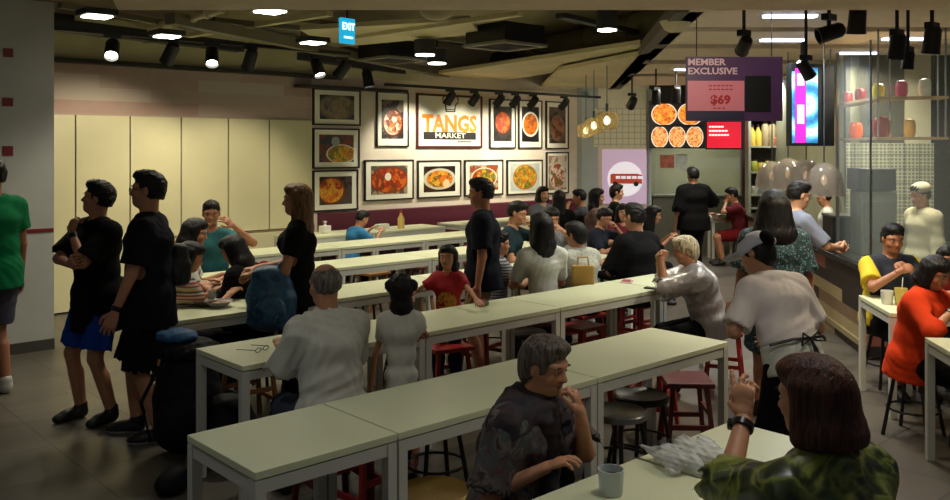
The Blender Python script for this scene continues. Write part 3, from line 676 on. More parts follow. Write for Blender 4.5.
# far kitchen shelving between the brown post and the screen (px 748-842)
shm = mat('shelf_pale', (150, 150, 128), .5); ku2 = 6.4
def items(u, pxs, z, names, label, cat, group, cols, hs, rad, shape='jar'):
    for i, px in enumerate(pxs):
        w = onR(px, u); c = cols[i % len(cols)]; h = hs[i % len(hs)]; r = rad[i % len(rad)]
        o = thing(names, label(i) if callable(label) else label[i], cat, R(u, w, z), 0, group)
        bm = B()
        if shape == 'bottle': lathe(bm, [(0, 0), (r, 0), (r, h * .6), (r * .4, h * .8), (r * .4, h * .93), (0, h * .93)], n=14)
        else: lathe(bm, [(0, 0), (r * .9, 0), (r, h * .1), (r, h * .8), (r * .8, h * .88), (0, h * .88)], n=16)
        obj('jar_body' if shape != 'bottle' else 'bottle_body', bm, c, o, smooth=True)
        obj('lid', lathe(B(), [(0, h * .88), (r * (.85 if shape != 'bottle' else .45), h * .88), (r * (.85 if shape != 'bottle' else .45), h), (0, h)], n=14), mat('lid_dark', (60, 40, 30), .5), o)
wA = onR(750, ku2); wB = onR(838, ku2)
t = thing('kitchen_shelving', 'pale open shelving at the back of the far kitchen', 'shelving', R(ku2 + .2, (wA + wB) / 2, 0), RROT)
ww = wB - wA
bm = B()
for s in (-1, 0, 1): box(bm, (s * ww / 2, 0, 1.2), (.04, .35, 2.4))
obj('upright', bm, shm, t)
for z in (.9, 1.12, 1.5, 1.93, 2.38): obj('shelf_board', bx((0, 0, z), (ww, .35, .03)), shm, t)
obj('back_panel', bx((0, .18, 1.2), (ww, .02, 2.4)), mat('shelf_back', (92, 92, 76), .6, var=.2, vs=3), t)
gy = mat('jar_green_yellow', (150, 150, 50), .4); wj = mat('jar_white', (200, 200, 184), .4); oj = mat('jar_orange', (180, 90, 50), .4); yj = mat('bottle_yellow', (190, 160, 60), .4)
ps = [754, 761, 768, 775, 783, 791, 800, 810, 820, 830]
ordw = ['first', 'second', 'third', 'fourth', 'fifth', 'sixth', 'seventh', 'eighth', 'ninth', 'tenth']
items(ku2 + .1, ps[:6], 1.515, 'storage_jar', lambda i: '%s green-yellow jar from the left on the far kitchen shelf' % ordw[i], 'jar', 'green-yellow jars on the far shelf', [gy, yj], [.2, .17], [.06, .05])
items(ku2 + .1, ps, 1.135, 'white_jar', lambda i: '%s pale tub from the left on the low far kitchen shelf' % ordw[i], 'tub', 'pale tubs on the low far shelf', [wj, mat('jar_grey', (130, 140, 130), .4)], [.15, .19], [.065, .055])
items(ku2 + .1, ps[3:], 1.945, 'condiment_jar', lambda i: '%s orange-brown jar from the left on the upper far shelf' % ordw[i], 'jar', 'orange jars on the upper far shelf', [oj, mat('jar_brown', (120, 70, 50), .4)], [.17, .14], [.06])
items(ku2 + .1, [752, 758], 1.945, 'oil_bottle', ['yellow oil bottle with dark cap, left one on the far upper shelf', 'yellow oil bottle with dark cap, right one on the far upper shelf'], 'bottle', 'oil bottles', [yj], [.36], [.06], 'bottle')
items(ku2 + .1, [765, 772, 780], 1.945, 'paper_roll', ['tan paper roll standing on the far upper shelf, leftmost', 'tan paper roll standing on the far upper shelf, middle', 'tan paper roll standing on the far upper shelf, rightmost'], 'roll', 'tan paper rolls', [mat('tan_paper', (150, 130, 90), .6)], [.42], [.06])
# grey translucent domes over the counter
dom = mat('smoked_plastic', (170, 156, 138), .15, alpha=.42)
for i, (px, py, d) in enumerate([(772, 176, 10.5), (788, 174, 9.9), (806, 176, 9.4), (824, 180, 8.9)]):
    z = ZAT(py, d); t = thing('heat_dome', ['leftmost and smallest', 'second from left', 'third from left', 'rightmost and largest'][i] + ' smoked dome hanging over the wooden counter', 'dome', W(px, d, z), 0, 'smoked domes over the counter')
    s = .2; bm = B(); lathe(bm, [(.01, s * .9), (s * .45, s * .8), (s * .8, s * .4), (s * .95, -.05), (s, -s * .8), (s * .97, -s * .8), (s * .9, -.05), (s * .75, s * .36), (s * .42, s * .75), (.01, s * .84)], n=28); obj('shade', bm, dom, t, smooth=True)
    obj('hanging_rod', cyl(B(), (0, 0, s * .85), (0, 0, 3.0 - z), .008, n=6), steel, t)
    obj('bulb', lathe(B(), [(0, -.06), (.03, -.03), (.03, .02), (0, .06)], n=12), mat('dome_bulb', (255, 200, 140), .5, emit=.6), t, smooth=True)
# hanging shelf round the cooking corner with pots
t = thing('hanging_shelf', 'two-tier hanging steel and wood shelf around the cooking corner', 'shelf', R(-.30, .1, 0), RROT)
wood = mat('pale_wood', (166, 140, 100), .5, var=.1)
for z in (2.36, 1.99):
    obj('shelf_board', quadprism(B(), [(0, 0), (.62, 0), (.62, .22), (.2, .22), (.2, 1.7), (0, 1.7)], z, z + .025), wood, t)
bm = B()
for (x, y) in ((.02, .02), (.6, .02), (.6, .2), (.02, 1.66), (.18, .2)): cyl(bm, (x, y, 1.99), (x, y, 3.0), .009, n=8)
obj('hanging_rod', bm, steel, t)
def rjar(name, lab, u, w, z, h, r, m, cat='jar', grp='pots on the hanging shelf'):
    h *= .75; r *= .72
    o = thing(name, lab, cat, R(u, w, z), 0, grp)
    obj('pot_body', lathe(B(), [(0, 0), (r * .8, 0), (r, h * .25), (r, h * .75), (r * .85, h * .85), (0, h * .85)], n=18), m, o, smooth=True)
    obj('pot_lid', lathe(B(), [(0, h * .85), (r * .9, h * .85), (r * .7, h * .95), (r * .12, h), (0, h)], n=18), m, o, smooth=True)
rr_ = mat('pot_red', (150, 30, 24), .35); ry = mat('pot_yellow', (200, 190, 40), .35); rk = mat('pot_pink', (196, 50, 90), .35); rw2 = mat('pot_white', (206, 206, 186), .35); org = mat('pot_orange', (206, 90, 40), .35)
rjar('cooking_pot', 'small red pot, left end of the upper hanging shelf', 1.0, .2, 2.387, .16, .07, rr_)
rjar('cooking_pot', 'small dark red pot, second on the upper hanging shelf', .55, .2, 2.387, .17, .07, mat('pot_dark_red', (110, 24, 24), .35))
rjar('cooking_pot', 'yellow pot on the upper hanging shelf', -.02, .2, 2.387, .18, .075, ry)
rjar('cooking_pot', 'pink pot on the upper hanging shelf at its bend', -.2, .35, 2.387, .2, .075, rk)
rjar('cooking_pot', 'white pot, right end of the upper hanging shelf', -.2, .55, 2.387, .22, .075, rw2)
rjar('cooking_pot', 'shiny red pot with handle on the lower hanging shelf', -.1, .2, 2.017, .26, .1, rr_)
rjar('cooking_pot', 'orange pot on the lower hanging shelf, left', .7, .2, 2.017, .22, .09, org)
rjar('cooking_pot', 'yellow-orange pot on the lower hanging shelf, right', -.2, .42, 2.017, .22, .07, mat('pot_amber', (210, 160, 60), .4))
# oven and hood inside the corner
t = thing('steel_oven', 'grey steel oven box with dark top standing in the cooking corner', 'oven', R(.75, .38, .835), RROT)
obj('oven_body', bx((0, 0, .32), (.34, .4, .64)), mat('dull_steel', (120, 122, 108), .45, .5, var=.1), t, bevel=.01)
obj('oven_door', bx((0, -.21, .34), (.28, .02, .4)), mat('oven_door_grey', (92, 94, 84), .4), t)
obj('oven_hood', bx((-.02, 0, .76), (.36, .42, .22)), blackmetal, t, bevel=.01)
t = thing('kitchen_bench', 'steel kitchen bench inside the cooking corner under the oven', 'bench', R(1.75, 1.35, 0), RROT)
obj('bench_top', bx((.1, 0, .81), (1.2, .7, .04)), steel, t); obj('bench_body', bx((.1, 0, .4), (1.1, .6, .78)), darkgrey, t)
# things on the wooden counter
t = thing('counter_cabinet', 'dark box cabinet on the wooden counter beside the glass', 'cabinet', R(1.22, .2, .835), RROT)
obj('cabinet_body', bx((0, 0, .17), (.3, .42, .34)), darkgrey, t, bevel=.005); obj('cabinet_top', bx((0, 0, .35), (.32, .44, .02)), steel, t)
items(2.2, [790, 797], .835, 'spice_tub', ['orange tub on the wooden counter by the paying person', 'cream tub on the wooden counter by the paying person'], 'tub', 'tubs on the wooden counter', [org, wj], [.12], [.06])
# counter letters
bm = B()

# ---------------------------------------------------------------- tables
def make_table(L, Wd, label, group, cool=False):
    t = thing('dining_table', label, 'table', (0, 0, 0), 0, group)
    obj('tabletop', bx((L / 2, Wd / 2, .735), (L, Wd, .03)), white_top, t, bevel=.003)
    bm = B()
    box(bm, (L / 2, .02, .69), (L - .09, .03, .05)); box(bm, (L / 2, Wd - .02, .69), (L - .09, .03, .05)); box(bm, (.02, Wd / 2, .69), (.03, Wd - .09, .05)); box(bm, (L - .02, Wd / 2, .69), (.03, Wd - .09, .05))
    obj('apron', bm, white_frame, t)
    for x in (.0225, L - .0225):
        for y in (.0225, Wd - .0225): obj('leg', bx((x, y, .358), (.045, .045, .715)), white_frame, t, bevel=.002)
    return t
_T = {}
def table(x0, x1, y0, label, group, y1=None, rz=0.0):
    L = round(x1 - x0, 3); Wd = .565 if y1 is None else round(y1 - y0, 3); k = (L, Wd)
    if k in _T: return dup(_T[k], (x0, y0, 0), rz, label, group)
    t = make_table(L, Wd, label, group); t.location = (x0, y0, 0); t.rotation_euler = (0, 0, rz); _T[k] = t; return t
rows = [
 (1.45, [(1.40, 2.67, 'white table with a cup where the person rests her elbow'), (2.685, 3.335, 'small white table end in front of the person with the watch')], 'tables of the nearest row'),
 (2.85, [(1.54, 2.18, 'small square white table nearest the camera, lower left'), (2.19, 3.45, 'empty white table behind the thinking person, left part of that row'), (3.46, 4.68, 'empty white table right of the thinking person, end of that row')], 'tables of the second row'),
 (4.285, [(2.24, 3.50, 'white table the old person in the white shirt sits at'), (3.51, 4.77, 'white table under the red-shirted person\'s hand'), (4.78, 6.04, 'white table right of the red-shirted person with papers on it'), (6.05, 6.68, 'short white table end where the grey-haired person leans')], 'tables of the third row'),
 (5.70, [(2.44, 3.70, 'white table with bowls beside the person in the navy shirt'), (3.71, 4.97, 'white table behind the little person in white'), (4.98, 6.24, 'white table in front of the person in the white tee'), (6.25, 7.51, 'white table in front of the big person in black')], 'tables of the fourth row'),
 (7.15, [(3.4, 4.66, 'white table behind the person with the blue backpack, third row from wall'), (4.67, 5.93, 'empty pale table third from the wall, left half'), (5.94, 7.20, 'empty pale table third from the wall, right half'), (7.21, 8.47, 'pale table third from the wall among the crowd')], 'tables third from the wall'),
 (8.6, [(4.5, 5.76, 'empty pale table second from the wall, left end'), (5.77, 7.03, 'empty pale table second from the wall, middle'), (7.04, 8.30, 'empty pale table second from the wall, behind the standing person'), (8.31, 9.57, 'pale table second from the wall among the crowd')], 'tables second from the wall'),
 (9.85, [(5.9, 7.16, 'pale table by the wall with a white tissue pack'), (7.17, 8.43, 'pale table by the wall where the person in blue sits'), (8.75, 10.01, 'pale table by the wall under the market sign'), (10.02, 11.28, 'pale table by the wall under the far right pictures')], 'tables along the picture wall'),
]
for y0, segs, grp in rows:
    for a, b, lab in segs: table(a, b, y0, lab, grp)
# tables of the right side, on the second axis
def rtable(u_far, w0, L, Wd, label):
    t = make_table(L, Wd, label, 'tables beside the wooden counter'); t.location = R(u_far - Wd, w0, 0); t.rotation_euler = (0, 0, RROT); return t
rtable(-1.42, -.37, 1.1, .76, 'white table with the yellow cup in front of the person in yellow and navy')
rtable(-2.98, -.42, 1.1, .76, 'white table cut by the right edge in front of the person in orange-red')
d = 14.6; ft = make_table(.42, .6, 'small white table far back between the person in black and the maroon shirt', 'tables beside the wooden counter'); ft.location = W(712, d, 0); ft.rotation_euler = (0, 0, RROT); del ft['group']

# ---------------------------------------------------------------- stools
def make_stool(kind, label, group, hgt=.45):
    col = {'red': (150, 30, 26), 'black': (26, 24, 24), 'wood': (140, 96, 52), 'darkred': (92, 24, 20), 'brass': (170, 140, 74), 'steel': (120, 122, 122)}
    t = thing('stool', label, 'stool', (0, 0, 0), 0, group)
    if kind in ('red', 'darkred', 'wood', 'redwood'):
        m = mat('stool_' + kind, col.get(kind, (120, 30, 24)), .42, var=.08, vs=9)
        obj('seat', bx((0, 0, hgt - .016), (.32, .30, .032)), m, t, bevel=.008)
        for sx in (-1, 1):
            for sy in (-1, 1):
                bm = tube(B(), [(sx * .155, sy * .145, 0), (sx * .115, sy * .105, hgt - .03)], .019, 4); obj('leg', bm, m, t)
        bm = B()
        for s in (-1, 1): box(bm, (s * .142, 0, .17), (.02, .26, .03)); box(bm, (0, s * .125, .25), (.25, .02, .03))
        obj('rung', bm, m, t)
    else:
        m = mat('stool_' + kind, col[kind], .3, .5 if kind != 'black' else .2); mk = mat('stool_leg_black', (20, 20, 20), .4)
        obj('seat', lathe(B(), [(0, hgt - .012), (.13, hgt - .014), (.155, hgt - .004), (.165, hgt - .012), (.165, hgt - .04), (0, hgt - .04)], n=28), m, t, smooth=True)
        for k in range(4):
            a = k * math.pi / 2 + .78; ca, sa = math.cos(a), math.sin(a)
            obj('leg', tube(B(), [(ca * .2, sa * .2, 0), (ca * .12, sa * .12, hgt - .035)], .013, 8), mk, t, smooth=True)
        bm = B(); pts = [(math.cos(a) * .165, math.sin(a) * .165, .18) for a in [k * math.pi / 8 for k in range(17)]]; tube(bm, pts, .008, 6); obj('foot_ring', bm, mk, t)
    return t
_S = {}
def stool(kind, x, y, label, rz=0.0, group='stools under and beside the tables'):
    if kind in _S: return dup(_S[kind], (x, y, 0), rz, label, group)
    t = make_stool(kind, label, group); t.location = (x, y, 0); t.rotation_euler = (0, 0, rz); _S[kind] = t; return t
def sp(px, py, z=.45): p = W(px, DAT(py, z)); return p.x, p.y
x, y = sp(686, 377); stool('darkred', x, y, 'dark red wooden stool before the free end of the second row', .8)
x, y = sp(641, 393); stool('black', x, y, 'round black stool between the thinking person and the dark red stool')
x, y = sp(618, 409); stool('steel', x, y, 'round stool with shiny grey seat right of the thinking person')
x, y = sp(434, 488); stool('brass', x, y, 'round stool with brassy yellow seat at the bottom left of the thinking person')
SEATS = []   # stools for seated people are added with the people
x, y = 4.95, 3.62; stool('red', x, y, 'bright red stool behind the end of the second row', .3)
x, y = sp(712, 329); stool('red', x + .1, y - .05, 'bright red stool under the grey-haired person in the silver shirt', .5)
for x, y, k, lab in [(3.95, 3.72, 'red', 'red stool showing under the second row, right of the thinking person\'s hand'), (4.35, 3.7, 'red', 'red stool behind the second row near its free end'), (2.62, 3.68, 'red', 'red stool seen under the second row beside the brassy stool'), (3.1, 3.7, 'black', 'black stool in the shade under the second row'),
    (5.55, 4.75, 'red', 'red stool showing below the third row near the grey-haired person'), (5.05, 4.9, 'black', 'black stool in shade below the third row papers'), (4.25, 4.95, 'red', 'red stool in shade behind the little person\'s table'), (6.9, 5.2, 'red', 'red stool behind the grey-haired person'),
    (2.75, 4.2, 'steel', 'grey-topped stool under the old person\'s table, left of him'), (2.95, 5.55, 'wood', 'orange wooden stool under the table with bowls, left'), (3.45, 5.6, 'wood', 'orange wooden stool under the table with bowls, right'), (2.7, 6.4, 'wood', 'wooden stool behind the table with bowls'),
    (4.3, 5.5, 'black', 'dark stool in the third aisle, left'), (5.1, 5.45, 'darkred', 'dark red stool in the third aisle behind the red-shirted person'), (5.0, 7.0, 'black', 'dark stool before the third table row from the wall, left'), (5.6, 7.0, 'wood', 'wooden stool before the third table row from the wall'), (6.3, 7.0, 'darkred', 'dark red stool before the third table row from the wall, right'),
    (5.3, 8.45, 'black', 'dark stool before the second table row from the wall, left'), (6.1, 8.45, 'wood', 'wooden stool before the second table row from the wall'), (6.9, 8.45, 'darkred', 'dark red stool before the second table row from the wall, right'),
    (6.9, 9.7, 'black', 'dark stool by the wall table with the tissue pack'), (8.9, 9.7, 'red', 'red stool by the wall table under the market sign'), (9.6, 9.7, 'darkred', 'dark red stool by the wall table under the claypot picture')]:
    stool(k, x, y, lab, random.uniform(-.3, .3))
# ---------------------------------------------------------------- people: smooth distance-field bodies meshed with surface nets
def vlen(a): return np.sqrt((a * a).sum(-1))
class Field:
    def __init__(s, lo, hi, h):
        s.h = h; s.lo = np.array(lo, np.float32) - 2 * h; n = np.ceil((np.array(hi) - s.lo) / h).astype(int) + 3
        s.n = n; s.ax = [s.lo[i] + np.arange(n[i], dtype=np.float32) * h for i in range(3)]
        s.v = np.full(tuple(n), .3, np.float32)
    def sub(s, lo, hi):
        r = []
        for i in range(3):
            a = int(max(0, math.floor((lo[i] - s.lo[i]) / s.h))); b = int(min(s.n[i], math.ceil((hi[i] - s.lo[i]) / s.h) + 1))
            if b <= a: return None, None
            r.append(slice(a, b))
        X, Y, Z = np.meshgrid(s.ax[0][r[0]], s.ax[1][r[1]], s.ax[2][r[2]], indexing='ij')
        return tuple(r), np.stack([X, Y, Z], -1)
    def add(s, fn, lo, hi, k=.02, mode='add', pad=.05):
        lo = np.array(lo) - pad - k; hi = np.array(hi) + pad + k
        r, P = s.sub(lo, hi)
        if r is None: return
        d = fn(P); o = s.v[r]
        if mode == 'add':
            if k > 0:
                hh = np.clip(.5 + .5 * (o - d) / k, 0, 1); s.v[r] = o + (d - o) * hh - k * hh * (1 - hh)
            else: s.v[r] = np.minimum(o, d)
        else:
            if k > 0:
                d = -d; hh = np.clip(.5 - .5 * (o - d) / k, 0, 1); s.v[r] = o + (d - o) * hh + k * hh * (1 - hh)
            else: s.v[r] = np.maximum(o, -d)
    def cone(s, a, b, ra, rb, k=.02, mode='add'):
        a = np.array(a, np.float32); b = np.array(b, np.float32); ab = b - a; L2 = max(float((ab * ab).sum()), 1e-9)
        def fn(P):
            t = np.clip(((P - a) @ ab) / L2, 0, 1); return vlen(P - a - t[..., None] * ab) - (ra + (rb - ra) * t)
        m = max(ra, rb); s.add(fn, np.minimum(a, b) - m, np.maximum(a, b) + m, k, mode)
    def ell(s, c, r, M=None, k=.02, mode='add'):
        c = np.array(c, np.float32); r = np.array(r, np.float32)
        def fn(P):
            q = P - c
            if M is not None: q = q @ M
            return (vlen(q / r) - 1) * float(r.min())
        m = float(r.max()); s.add(fn, c - m, c + m, k, mode)
    def loft(s, pts, rx, ry, X, Y, k=.03, off=0.0):
        # polyline with elliptical sections; X, Y are the section axes
        for i in range(len(pts) - 1):
            a = np.array(pts[i], np.float32); b = np.array(pts[i + 1], np.float32); ab = b - a; L2 = float((ab * ab).sum()) + 1e-9
            Z = ab / math.sqrt(L2); xx = X - Z * float(X @ Z); xx = xx / np.linalg.norm(xx); yy = np.cross(Z, xx)
            w0, w1, d0, d1 = rx[i] + off, rx[i + 1] + off, ry[i] + off, ry[i + 1] + off
            def fn(P, a=a, ab=ab, L2=L2, Z=Z, xx=xx, yy=yy, w0=w0, w1=w1, d0=d0, d1=d1):
                q = P - a; t = np.clip((q @ ab) / L2, 0, 1); q = q - t[..., None] * ab
                w = w0 + (w1 - w0) * t; d = d0 + (d1 - d0) * t; e = np.minimum(w, d)
                return (np.sqrt(((q @ xx) / w) ** 2 + ((q @ yy) / d) ** 2 + ((q @ Z) / (e * .8)) ** 2) - 1) * e
            m = max(w0, w1, d0, d1); s.add(fn, np.minimum(a, b) - m, np.maximum(a, b) + m, k)
    def cut(s, p, n, k=0.0, reach=None, at=None):   # remove what lies beyond the plane (p, n); only near 'at'
        p = np.array(p, np.float32); n = np.array(n, np.float32)
        r, P = (tuple(slice(0, x) for x in s.n), np.stack(np.meshgrid(*s.ax, indexing='ij'), -1)) if reach is None else s.sub(np.array(at) - reach, np.array(at) + reach)
        if r is None: return
        d = (P - p) @ n
        if reach is not None:
            far = vlen(P - np.array(at, np.float32)) - reach; d = np.minimum(d, -far)
        s.v[r] = np.maximum(s.v[r], d)
    def wrinkle(s, amp, fr=28.0, seed=0, zs=.6):
        r, P = s.sub(s.lo, s.lo + s.n * s.h)
        m = np.abs(s.v) < .04
        Q = P[m]; x, y, z = Q[:, 0] + seed * .37, Q[:, 1] + seed * .21, Q[:, 2] * zs + seed * .11
        a = np.sin(fr * (x + .35 * np.sin(9 * z + 3 * y)) + 2.2 * np.sin(.6 * fr * z + 5 * x))
        b = np.sin(fr * .83 * (y + .8 * z + .3 * np.sin(11 * x)) + 1.7 * np.sin(14 * z))
        c = np.sin(fr * 1.9 * (z + .5 * x) + 2 * np.sin(12 * y))
        mk = .5 + .5 * np.sin(7 * x + 3 * np.sin(6 * z + seed) + seed) * np.sin(8 * z + 2 * y)
        w = ((1 - np.abs(a)) * .9 + (1 - np.abs(b)) * .7) * (.35 + .9 * mk) + c * .12
        s.v[m] -= amp * (w - .5)
    def mesh(s):
        v = s.v; h = s.h; neg = v < 0
        X, Y, Z = neg.shape
        idx = -np.ones((X - 1, Y - 1, Z - 1), np.int64)
        cnt = np.zeros((X - 1, Y - 1, Z - 1), np.int8)
        cor = [(i, j, k) for i in (0, 1) for j in (0, 1) for k in (0, 1)]
        for i, j, k in cor: cnt += neg[i:X - 1 + i, j:Y - 1 + j, k:Z - 1 + k]
        act = (cnt > 0) & (cnt < 8); A = np.argwhere(act)
        if len(A) == 0: return np.zeros((0, 3)), np.zeros((0, 4), int)
        idx[act] = np.arange(len(A)); sm = np.zeros((len(A), 3)); ct = np.zeros(len(A))
        cv = {c: v[A[:, 0] + c[0], A[:, 1] + c[1], A[:, 2] + c[2]].astype(np.float64) for c in cor}
        for c in cor:
            for ax in range(3):
                if c[ax] == 0:
                    e = list(c); e[ax] = 1; e = tuple(e); a, b = cv[c], cv[e]; m = (a < 0) != (b < 0)
                    t = np.where(m, a / np.where(m, a - b, 1), 0); p = np.array(c, float)[None].repeat(len(A), 0); p[:, ax] = t
                    sm += p * m[:, None]; ct += m
        V = (A + sm / ct[:, None]) * h + s.lo
        Q = []
        for ax in range(3):
            o1, o2 = [(1, 2), (2, 0), (0, 1)][ax]
            sl0 = [slice(1, n - 1) for n in neg.shape]; sl0[ax] = slice(0, neg.shape[ax] - 1); sl1 = list(sl0); sl1[ax] = slice(1, neg.shape[ax])
            a = neg[tuple(sl0)]; b = neg[tuple(sl1)]; E_ = np.argwhere(a != b)
            if len(E_) == 0: continue
            fl = a[tuple(E_.T)]; base = E_.copy()
            for q in range(3):
                if q != ax: base[:, q] += 1
            def id_(d1, d2):
                c = base.copy(); c[:, o1] -= d1; c[:, o2] -= d2; return idx[tuple(c.T)]
            q4 = np.stack([id_(1, 1), id_(0, 1), id_(0, 0), id_(1, 0)], 1)
            q4[~fl] = q4[~fl][:, ::-1]; Q.append(q4)
        return V, np.concatenate(Q)
def rot(ax, a):
    return np.array(Matrix.Rotation(a, 3, ax))
def to_mesh(name, chunks, mats, parent, smooth=True):   # chunks: list of (V, Q, matindex)
    Vs, Qs, Ms, n = [], [], [], 0
    for V, Q, mi in chunks:
        if len(V) == 0: continue
        Vs.append(V); Qs.append(Q + n); Ms.append(np.full(len(Q), mi)); n += len(V)
    V = np.concatenate(Vs); Q = np.concatenate(Qs)
    me = bpy.data.meshes.new(name); me.vertices.add(len(V)); me.vertices.foreach_set('co', V.astype(np.float32).ravel())
    me.loops.add(len(Q) * 4); me.loops.foreach_set('vertex_index', Q.astype(np.int32).ravel())
    me.polygons.add(len(Q)); me.polygons.foreach_set('loop_start', np.arange(0, len(Q) * 4, 4, dtype=np.int32))
    me.polygons.foreach_set('material_index', np.concatenate(Ms).astype(np.int32))
    me.polygons.foreach_set('use_smooth', [smooth] * len(Q)); me.update(calc_edges=True); me.validate()
    return link(name, me, parent, mats)
A_ = lambda *v: np.array(v, np.float32)
def nrm(v): return v / (np.linalg.norm(v) + 1e-9)
def ik(a, t, l1, l2, pole):
    d = t - a; L = float(np.linalg.norm(d)); mx = (l1 + l2) * .995
    if L > mx: t = a + d / L * mx; d = t - a; L = mx
    x = (l1 * l1 - l2 * l2 + L * L) / (2 * L); hgt = math.sqrt(max(l1 * l1 - x * x, 0)); u = d / L
    p = np.array(pole, np.float32); p = nrm(p - u * float(p @ u))
    return a + u * x + p * hgt, t
SK = {}
def skin(tone):
    cols = {'light': (206, 156, 122), 'mid': (184, 130, 96), 'tan': (158, 104, 74), 'pale': (216, 176, 146)}
    if tone not in SK: SK[tone] = mat('skin_' + tone, cols[tone], .5, var=.05, vs=25)
    return SK[tone]
lipm = mat('lips', (150, 92, 76), .45); eyem = mat('eye_dark', (22, 16, 14), .2); browm = mat('eyebrow', (34, 26, 22), .7); eyew = mat('eye_white', (214, 208, 198), .3)
HAIR = {'black': (17, 14, 14), 'grey': (96, 90, 84), 'darkgrey': (78, 68, 60), 'white': (176, 164, 136), 'brown': (62, 32, 20), 'blonde': (110, 80, 50)}
def hairm(c):
    if 'hair_' + c in _M: return _M['hair_' + c]
    g = NT('hair_' + c); v = g.tc('Object'); n = g.noise(g.mapv(v, scale=(90, 90, 7)), 1.0, 3, .6)
    b = HAIR[c]; dk = tuple(int(x * .62) for x in b); lt = tuple(min(255, int(x * 1.35 + 4)) for x in b)
    g.bump(n, .6, .01); m = g.done(g.ramp(n, [(.35, dk), (.65, lt)]), .5); m.node_tree.nodes['Principled BSDF'].inputs['Specular IOR Level'].default_value = .3; _M['hair_' + c] = m; return m

HANDS = {'relax': ([.35, .4, .45, .5], .3, .12), 'flat': ([.08, .06, .08, .12], .2, .16), 'fist': ([1.25, 1.35, 1.4, 1.4], .9, .04), 'grip': ([.85, .9, .95, 1.0], .7, .06),
         'point': ([.10, .55, 1.0, 1.1], .55, .10), 'phone': ([.6, .65, .7, .75], .45, .08), 'chin': ([.9, 1.0, 1.05, 1.1], .35, .07)}
def hand_chunks(wrist, d, n, side, s, pose, h):
    # d: towards the fingers, n: palm normal (the way the fingers curl), side: towards the thumb
    d = nrm(d); n = nrm(n - d * float(n @ d)); sd = np.cross(d, n) * 1.0
    if float(sd @ side) < 0: sd = -sd
    curls, th, spread = HANDS[pose]
    f = Field(wrist - .2 * s, wrist + .2 * s, h)
    M = np.stack([sd, n, d], 1)
    pc = wrist + d * .05 * s
    f.cone(wrist - d * .03 * s, wrist + d * .01 * s, .024 * s, .025 * s, k=.01)
    f.ell(pc, (.039 * s, .016 * s, .052 * s), M, k=.012); f.ell(wrist + d * .078 * s, (.037 * s, .014 * s, .02 * s), M, k=.01)
    lens = [.070, .078, .073, .057]
    for i in range(4):
        off = (1.5 - i) * .0205 * s; p = wrist + d * (.085 + (.004 if i in (1, 2) else -.003)) * s + sd * off
        a = (1.5 - i) * spread; dd = nrm(d * math.cos(a) + sd * math.sin(a)); nn = nrm(n - dd * float(n @ dd)); ang = 0.0
        rr = [.0095, .0088, .0082, .0074]
        p0 = p - dd * .02 * s
        for j, fr in enumerate((.45, .32, .23)):
            ang += curls[i] * (.9 if j else .8); e = p + (dd * math.cos(ang) + nn * math.sin(ang)) * lens[i] * fr * s * 1.05
            f.cone(p0 if j == 0 else p, e, rr[j] * s, rr[j + 1] * s, k=.004 if j else .007); 
            if j == 0: p0 = None
            p = e
    tb = wrist + d * .022 * s + sd * .024 * s
    t1 = tb + nrm(d * .62 + sd * .78 + n * .35) * .042 * s; t2 = t1 + nrm(d * (.85) + sd * (.5 - th * .7) + n * (.2 + th * .6)) * .032 * s; t3 = t2 + nrm(d * .85 + sd * (.25 - th * .9) + n * (.2 + th * .8)) * .026 * s
    f.cone(tb, t1, .016 * s, .0125 * s, k=.012); f.cone(t1, t2, .0115 * s, .0105 * s, k=.005); f.cone(t2, t3, .0105 * s, .0085 * s, k=.004)
    return f.mesh()

def uvs(c, r, M=None, n=8, m=6):
    V = []; Q = []
    for i in range(m + 1):
        for j in range(n):
            a = math.pi * i / m; b = 2 * math.pi * j / n
            V.append((math.sin(a) * math.cos(b) * r[0], math.sin(a) * math.sin(b) * r[1], math.cos(a) * r[2]))
    for i in range(m):
        for j in range(n): Q.append((i * n + j, i * n + (j + 1) % n, (i + 1) * n + (j + 1) % n, (i + 1) * n + j))
    V = np.array(V)
    if M is not None: V = V @ M.T
    return V + np.array(c), np.array(Q)

